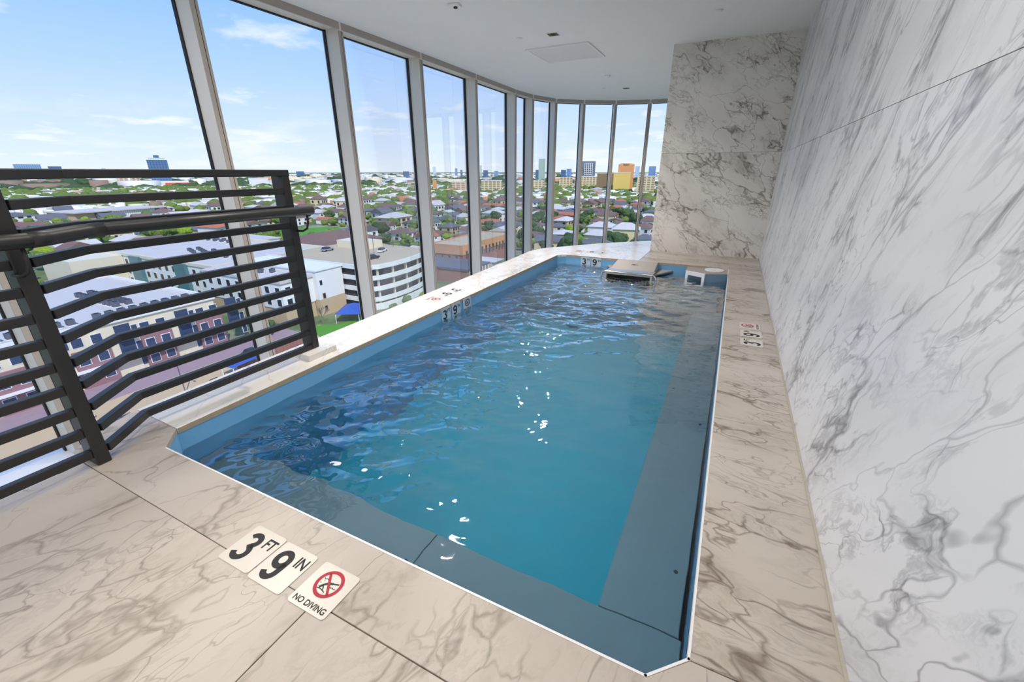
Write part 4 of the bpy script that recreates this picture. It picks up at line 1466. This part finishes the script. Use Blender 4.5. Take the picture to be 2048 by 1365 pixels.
HME = {}
for wc_ in H_COL:
    for rc_ in R_COL:
        for hip in (0, 1):
            w, rf = house_meshes(hip, 0.75)
            HME[(wc_, rc_, hip)] = (w.mesh('house', speckle('house_' + wc_, H_COL[wc_], 0.06, 3, 0.9)), rf.mesh('roof', speckle('roof_' + rc_, R_COL[rc_], 0.12, 8, 0.9)))
hw_me = MB().box(0.5, 0.515, -0.08, 0.08, 0.42, 0.62).box(0.5, 0.515, 0.2, 0.34, 0.42, 0.62).box(0.5, 0.515, -0.34, -0.2, 0.42, 0.62).box(0.5, 0.515, -0.34, -0.2, 0.10, 0.30).box(0.5, 0.515, 0.16, 0.36, 0.08, 0.30)
hw2_me = MB().box(-0.34, -0.2, -0.515, -0.5, 0.42, 0.62).box(0.2, 0.34, -0.515, -0.5, 0.42, 0.62).box(-0.34, -0.2, -0.515, -0.5, 0.10, 0.30).box(0.1, 0.3, -0.515, -0.5, 0.05, 0.30)
hw_me = hw_me.mesh('windows', M_WIND)
hw2_me = hw2_me.mesh('windows', M_WIND)


def house(x, y, s, wc_, rc_, hip, rz, label, group, asp=1.0, tall=1.0):
    a, b = HME[(wc_, rc_, hip)]
    o = link('house', a, None, loc=(x, y, G0))
    o.scale = (s, s * asp, s * 0.62 * tall)
    o.rotation_euler = (0, 0, rz)
    link('roof', b, o)
    for m_e in (hw_me, hw2_me):
        link('windows', m_e, o)
    PLACED.append((x, y, s * 0.56 * math.hypot(1, asp)))
    return tag(o, label, 'house', group)


def hat(px, py, s, *a, **k):
    p = at(px, py, G0)
    return house(p.x, p.y, s, *a, **k)


gh = None
hat(1125, 478, 14, 'tan', 'pale', 1, 0.25, 'low tan house with pale roof left of the bright mullion at the right', gh, 1.1, 0.55)
hat(1195, 456, 9, 'cream', 'brown', 1, 0.5, 'cream house with brown hipped roof among the dark trees at the right', gh, 1.0, 1.2)
hat(1240, 412, 12, 'cream', 'terracotta', 1, 0.2, 'cream house with terracotta roof above the dark trees at the right', gh)
hat(1075, 437, 11, 'white', 'brown', 0, 0.3, 'white gabled house between the narrow panes of the curved glass', gh)
hat(790, 452, 16, 'cream', 'pale', 1, 0.1, 'yellow-cream house just above the garage roof', gh, 1.4, 0.9)
hat(775, 428, 13, 'white', 'brown', 1, 0.2, 'white house with brown roof two rows above the garage', gh, 1.2, 1.1)
hat(818, 432, 14, 'grey', 'slate', 0, 0.1, 'grey open-fronted house with slate roof behind the yellow-cream house', gh, 1.5, 0.7)
hat(640, 415, 13, 'cream', 'brown', 1, 0.3, 'tall cream house with brown roof left of the second mullion', gh, 1.0, 1.5)
hat(690, 420, 12, 'cream', 'pale', 1, 0.3, 'tall cream house beside the second mullion', gh, 1.0, 1.6)
hat(895, 452, 12, 'white', 'slate', 0, 0.6, 'white angular house behind the orange brick building', gh, 1.2, 0.9)
hat(932, 447, 11, 'white', 'pale', 0, 0.9, 'white sharp-gabled house right behind the orange brick building', gh, 1.0, 1.0)
hat(975, 455, 15, 'tan', 'terracotta', 1, 0.2, 'wide house with terracotta roof behind the slot-window building', gh, 1.3, 0.6)
hat(1290, 386, 26, 'white', 'pale', 0, 0.3, 'plain white box building at the right edge of the glass', gh, 2.0, 0.5)
hat(1195, 386, 24, 'grey', 'pale', 0, 0.3, 'long grey flat-fronted building at the right', gh, 2.0, 0.55)

# wedge of ground seen through the glass
AZ0, AZ1 = math.radians(-80), math.radians(-4)   # from +Y towards -X


def polar(r, a):
    return r * math.sin(a), r * math.cos(a)


rr = random.Random(21)
wl = {'white': 'white', 'cream': 'cream', 'grey': 'grey', 'tan': 'tan'}
nh = 0
tries = 0
while nh < 270 and tries < 9000:
    tries += 1
    r = math.sqrt(rr.uniform(150 ** 2, 560 ** 2))
    x, y = polar(r, rr.uniform(AZ0, AZ1))
    s = rr.uniform(9, 14)
    asp = rr.uniform(0.8, 1.6)
    if not free(x, y, s * 0.56 * math.hypot(1, asp)):
        continue
    wc_ = rr.choices(['white', 'cream', 'grey', 'tan'], [6, 3, 1, 1])[0]
    rc_ = rr.choices(['brown', 'slate', 'pale', 'terracotta'], [4, 3, 3, 1])[0]
    hip = rr.random() < 0.5
    tl = rr.choice([0.7, 0.8, 1.0, 1.2])
    rz = rr.choice([0.0, 1.57]) + rr.uniform(-0.25, 0.25)
    house(x, y, s, wc_, rc_, int(hip), rz, '%s house with %s %s roof, %s' % (wc_, rc_, 'hipped' if hip else 'gabled', whereabouts(x, y, G0)), 'small %s houses with %s %s roofs' % (wc_, rc_, 'hipped' if hip else 'gabled'), asp, tl)
    nh += 1
nt_ = 0
tries = 0
while nt_ < 285 and tries < 40000:
    tries += 1
    r = math.sqrt(rr.uniform(140 ** 2, 460 ** 2))
    a = rr.uniform(AZ0, AZ1)
    x, y = polar(r, a)
    s = rr.uniform(3.2, 6.6)
    if not free(x, y, s * 0.97):
        continue
    right = a > math.radians(-32)
    kind = rr.choices(['mid', 'dark', 'lime'], [2, 6, 0.6] if right else [5, 2, 2.2])[0]
    tree(x, y, s, kind)
    PLACED.append((x, y, s * 0.97))
    nt_ += 1

# --- skyline towers
def tower(pxl, pxr, pyt, dist, mat, label, depth=0.8, base=None, rot=None):
    a, b = along(pxl, dist), along(pxr, dist)
    w = (b - a).length
    c = (a + b) / 2
    d_ = (b - a).normalized()
    n_ = Vector((-d_.y, d_.x, 0))
    dv = ray((pxl + pxr) / 2, pyt)
    zt_ = CAMZ + dv.z * dist / math.hypot(dv.x, dv.y)
    o = empty('skyline_tower', (c.x, c.y, G0), math.atan2(d_.y, d_.x))
    hgt = zt_ - G0
    PLACED.append((c.x + n_.x * w * depth / 2, c.y + n_.y * w * depth / 2, w * (0.55 + depth * 0.4)))
    MB().box(-w / 2, w / 2, 0, w * depth, 0, hgt).build('shaft', mat, o)
    MB().box(-w * 0.5 - w * 0.01, w * 0.5 + w * 0.01, -w * 0.01, w * depth * 1.01, hgt, hgt + w * 0.025).build('roof_cap', M_CEIL, o)
    tag(o, label, 'tower')
    return o, w, hgt


def banded(name, c1, c2, sx, sz):
    """facade of floors and bays (flat, far away)"""
    m = bsdf(name, c1, 0.5)
    t = NT(m.node_tree)
    b = m.node_tree.nodes['Principled BSDF']
    tcn = t.n('ShaderNodeTexCoord')
    sp = t.n('ShaderNodeSeparateXYZ', {0: tcn.outputs['Object']})
    fx = t.math('GREATER_THAN', t.math('FRACT', t.math('DIVIDE', t.math('ADD', sp.outputs[0], sp.outputs[1]), sx)), 0.3)
    fz = t.math('GREATER_THAN', t.math('FRACT', t.math('DIVIDE', sp.outputs[2], sz)), 0.35)
    c = t.mix(t.math('MULTIPLY', fx, fz), c1, c2)
    m.node_tree.links.new(c, b.inputs['Base Color'])
    return m


GB = banded('curtain_blue', srgb(146, 176, 208), srgb(96, 136, 182), 6, 4)
GB2 = banded('curtain_deep_blue', srgb(92, 124, 160), srgb(62, 92, 132), 6, 4)
GP = banded('curtain_pale', srgb(206, 218, 230), srgb(176, 196, 216), 7, 4)
GG = banded('curtain_green', srgb(186, 204, 190), srgb(164, 188, 176), 5, 4)
CRM = banded('cream_block', srgb(236, 220, 178), srgb(168, 140, 104), 7, 3.6)
PCH = banded('peach_block', srgb(236, 206, 176), srgb(176, 140, 118), 9, 3.6)
ORN = banded('orange_block', srgb(232, 164, 104), srgb(206, 130, 82), 12, 300)
BRN = banded('brown_block', srgb(150, 126, 96), srgb(110, 94, 78), 10, 300)
tower(31, 86, 329, 2600, GB, 'widest blue glass block on the skyline at the far left', 0.3)
tower(99, 126, 333, 2700, GB2, 'blue glass block with slanting top right of the widest one', 0.3)
tower(142, 172, 338, 2800, GP, 'low grey block third from the left on the skyline', 0.3)
tower(205, 213, 336, 2800, GP, 'small grey block just left of the curved blue tower', 0.6)
o, w, hg = tower(299, 340, 320, 1500, GB2, 'tall blue glass tower with a stepped crown above the railing', 0.8)
PLACED.append((o.location.x, o.location.y, w * 2.0))
MB().box(-w * 0.40, w * 0.42, w * 0.1, w * 0.6, hg, hg + w * 0.12).build('crown', GG, o)
MB().box(-w * 0.12, w * 0.16, w * 0.2, w * 0.5, hg + w * 0.12, hg + w * 0.26).build('crown', GB2, o)
MB().box(-w * 0.75, w * 1.3, -w * 0.5, w * 0.2, 0, w * 0.35).build('podium', M_BWHITE, o)
MB().box(w * 0.1, w * 1.6, -w * 0.7, -w * 0.5, 0, w * 0.25).build('podium', speckle('podium_red', srgb(214, 110, 84), 0.1, 0.1, 0.9), o)
tower(230, 252, 352, 1500, PCH, 'pale striped mid-rise left of the curved blue tower', 0.6)
tower(256, 276, 353, 1550, PCH, 'second pale striped mid-rise left of the curved blue tower', 0.6)
tower(494, 533, 357, 1300, M_BWHITE, 'white hospital-like block above the second railing bar', 0.4)
tower(592, 608, 343, 3500, GB2, 'grey-blue block alone on the skyline right of the railing', 0.5)
tower(806, 818, 343, 2600, GB2, 'small dark blue block on the skyline between the third and fourth mullion', 0.6)
tower(866, 872, 334, 3600, GP, 'pale tower beside the fourth mullion', 0.8)
tower(910, 915, 337, 3400, GB, 'slim blue tower left of the fifth mullion', 0.9)
tower(921, 925, 340, 3000, GB2, 'slim dark tower next to the fifth mullion', 0.9)
tower(960, 964, 331, 3000, GG, 'slim green tower just right of the fifth mullion', 0.9)
tower(966, 976, 341, 2600, GB2, 'low blue block beside the slim green tower', 0.6)
tower(988, 996, 342, 2600, GB, 'low blue block further right of the slim green tower', 0.6)
tower(1077, 1090, 318, 1700, GG, 'tall pale green slab tower through the curved glass', 0.5)
tower(1071, 1077, 340, 1900, GB2, 'low blue block against the pale green slab', 0.8)
tower(1122, 1132, 340, 2200, GB2, 'blue office block left of the white-grid tower', 0.7)
tower(1133, 1143, 338, 2300, GB, 'taller half of the blue offices left of the white-grid tower', 0.7)
o, w, hg = tower(1162, 1190, 323, 1100, banded('grey_slab', srgb(120, 132, 140), srgb(96, 110, 120), 6, 4), 'grey tower with a white gridded front', 0.6)
MB().box(-w * 0.28, w * 0.32, -w * 0.04, 0, 0, hg * 0.94).build('grid_front', M_BWHITE, o)
gw = MB().box(-w * 0.042, w * 0.042, -0.2, 0.2, -w * 0.045, w * 0.045).mesh('opening', M_WIND)
for cx in range(4):
    for rz_ in range(7):
        g_ = link('opening', gw, o)
        g_.location = (-w * 0.19 + cx * w * 0.14, -w * 0.04, hg * 0.90 - rz_ * w * 0.125)
o, w, hg = tower(1236, 1268, 329, 900, ORN, 'orange tower with rounded top behind the yellow block', 0.7)
MB().disc((0, w * 0.35), w * 0.42, hg, hg + w * 0.06, 20).build('drum', ORN, o)
tower(1228, 1262, 346, 860, banded('yellow_block', srgb(240, 206, 112), srgb(206, 166, 84), 8, 300), 'sunny yellow block in front of the orange tower', 0.5)
tower(1195, 1228, 347, 950, BRN, 'brown striped mid-rise left of the yellow block', 0.5)
tower(1270, 1279, 333, 2300, GP, 'pale blue tower right of the orange one', 0.7)
tower(1297, 1311, 333, 1800, GB, 'blue glass tower beside the marble wall corner', 0.6)
tower(1119, 1146, 355, 1000, CRM, 'cream mid-rise with arched windows left of the white-grid tower', 0.5)
tower(1150, 1195, 354, 1050, CRM, 'cream terrace blocks under the white-grid tower', 0.4)
tower(1276, 1312, 353, 800, CRM, 'cream condominium block at the right edge of the glass', 0.5)
tower(902, 935, 364, 850, PCH, 'peach striped apartment block beside the fifth mullion', 0.5)
tower(962, 1004, 362, 800, CRM, 'cream apartment block right of the fifth mullion', 0.5)
tower(864, 872, 361, 900, ORN, 'slim orange brick block beside the fourth mullion', 0.8)
tower(1062, 1090, 361, 900, CRM, 'cream block under the pale green slab tower', 0.4)

# --- beyond: masses of trees and roofs nobody could count
ico = bmesh.new()
bmesh.ops.create_icosphere(ico, subdivisions=1, radius=1.0)
ICO_V = np.array([v.co[:] for v in ico.verts])
ICO_F = np.array([[v.index for v in f.verts] for f in ico.faces])
ico.free()
ico = bmesh.new()
bmesh.ops.create_icosphere(ico, subdivisions=2, radius=1.0)
ICO2_V = np.array([v.co[:] for v in ico.verts])
ICO2_F = np.array([[v.index for v in f.verts] for f in ico.faces])
ico.free()


def mass(name, base_v, base_f, pos, scl, mat, label, cat, jit=0.2, rot=None):
    n_ = len(pos)
    V = base_v[None] * scl[:, None, :]
    if jit:
        V = V * (1 + RNG.uniform(-jit, jit, V.shape[:2] + (1,)))
    if rot is not None:
        c_, s_ = np.cos(rot)[:, None], np.sin(rot)[:, None]
        V = np.stack([V[..., 0] * c_ - V[..., 1] * s_, V[..., 0] * s_ + V[..., 1] * c_, V[..., 2]], -1)
    V = V + pos[:, None, :]
    k_ = base_v.shape[0]
    Fc = base_f[None] + (np.arange(n_) * k_)[:, None, None]
    me = bpy.data.meshes.new(name)
    V = V.reshape(-1, 3)
    Fc = Fc.reshape(-1, base_f.shape[1])
    me.vertices.add(len(V))
    me.vertices.foreach_set('co', V.astype(np.float32).ravel())
    m3 = base_f.shape[1]
    me.loops.add(Fc.size)
    me.loops.foreach_set('vertex_index', Fc.astype(np.int32).ravel())
    me.polygons.add(len(Fc))
    me.polygons.foreach_set('loop_start', (np.arange(len(Fc)) * m3).astype(np.int32))
    me.update(calc_edges=True)
    me.validate()
    me.materials.append(mat)
    o = link(name, me)
    tag(o, label, cat)
    o['kind'] = 'stuff'
    return o


def scatter(n_, r0, r1, pw=2.0):
    u = RNG.uniform(r0 ** (pw), r1 ** (pw), n_) ** (1 / pw)
    a = RNG.uniform(AZ0, AZ1, n_)
    return u * np.sin(a), u * np.cos(a)


def inside_free(x, y, r):
    bad = np.zeros(len(x), bool)
    for a, b, c, d in FREE:
        bad |= (x > a - r) & (x < b + r) & (y > c - r) & (y < d + r)
    dx, dy = x - c0.x, y - c0.y
    bad |= (np.hypot(dx, dy) < 66) & (np.abs(dx * nn_f.x + dy * nn_f.y - 15) < 26)
    for (px_, py_, pr) in PLACED:
        bad |= (px_ - x) ** 2 + (py_ - y) ** 2 < (pr + r) ** 2
    return bad


x, y = scatter(5200, 140, 560)
s = RNG.uniform(1.8, 4.2, len(x))
ok = ~inside_free(x, y, s * 1.05)
x, y, s = x[ok], y[ok], s[ok]
mass('understorey', ICO2_V, ICO2_F, np.stack([x, y, G0 + s * 0.6], -1), np.stack([s, s, s * 0.8], -1), M_LEAF, 'low green bushes and small trees filling the gaps between houses', 'bushes', 0.2)
x, y = scatter(2700, 470, 1300, 1.6)
s = RNG.uniform(3.5, 7.0, len(x))
ok = ~inside_free(x, y, s * 1.1)
x, y, s = x[ok], y[ok], s[ok]
TX, TY, TS = x, y, s
mass('distant_trees', ICO2_V, ICO2_F, np.stack([x, y, G0 + s * 0.7], -1), np.stack([s, s, s * 0.8], -1), M_LEAF, 'dense green tree canopy across the middle distance', 'trees', 0.18)
x, y = scatter(5200, 1200, 6500, 1.15)
s = RNG.uniform(7, 17, len(x))
ok = ~inside_free(x, y, s * 1.5)
x, y, s = x[ok], y[ok], s[ok]
UX, UY, US = x, y, s
mass('horizon_trees', ICO_V, ICO_F, np.stack([x, y, G0 + s * 0.3], -1), np.stack([s * 1.5, s * 1.5, s * 0.6], -1), M_LEAFD, 'dark green tree line towards the horizon', 'trees', 0.2)
HB_V = np.array([(-.5, -.5, 0), (.5, -.5, 0), (.5, .5, 0), (-.5, .5, 0), (-.5, -.5, .6), (.5, -.5, .6), (.5, .5, .6), (-.5, .5, .6)])
HB_F = np.array([(0, 1, 5, 4), (1, 2, 6, 5), (2, 3, 7, 6), (3, 0, 4, 7), (4, 5, 6, 7)])


def roofs_mat():
    m = bsdf('distant_roof_mix', srgb(230, 224, 212), 0.9)
    t = NT(m.node_tree)
    b = m.node_tree.nodes['Principled BSDF']
    gi = t.n('ShaderNodeNewGeometry')
    c = t.ramp(gi.outputs['Random Per Island'], [(0.0, srgb(240, 238, 232)), (0.45, srgb(232, 220, 186)), (0.6, srgb(206, 200, 196)), (0.75, srgb(150, 126, 112)), (0.85, srgb(236, 232, 224)), (0.95, srgb(206, 140, 104))], 'CONSTANT')
    m.node_tree.links.new(c, b.inputs['Base Color'])
    return m


M_RMIX = roofs_mat()
x, y = scatter(9000, 560, 1500, 1.5)
s = RNG.uniform(7, 13, len(x))
ok = ~inside_free(x, y, s)
x, y, s = x[ok], y[ok], s[ok]
ok = (((x[:, None] - TX[None]) ** 2 + (y[:, None] - TY[None]) ** 2) > (s[:, None] * 0.55 + TS[None] * 0.6) ** 2).all(1)
x, y, s = x[ok], y[ok], s[ok]
mass('distant_houses', HB_V, HB_F, np.stack([x, y, np.full(len(x), G0)], -1), np.stack([s, s * RNG.uniform(0.7, 1.8, len(x)), RNG.uniform(8, 13, len(x))], -1), M_RMIX, 'countless pale house roofs across the middle distance', 'houses', 0.0, RNG.uniform(-0.4, 0.4, len(x)))
x, y = scatter(1100, 1300, 7000, 1.2)
s = RNG.uniform(20, 60, len(x))
ok = ~inside_free(x, y, s)
x, y, s = x[ok], y[ok], s[ok]
mass('horizon_buildings', HB_V, HB_F, np.stack([x, y, np.full(len(x), G0)], -1), np.stack([s, s, RNG.uniform(12, 34, len(x))], -1), M_RMIX, 'countless low pale buildings towards the horizon', 'buildings', 0.0, RNG.uniform(-0.4, 0.4, len(x)))
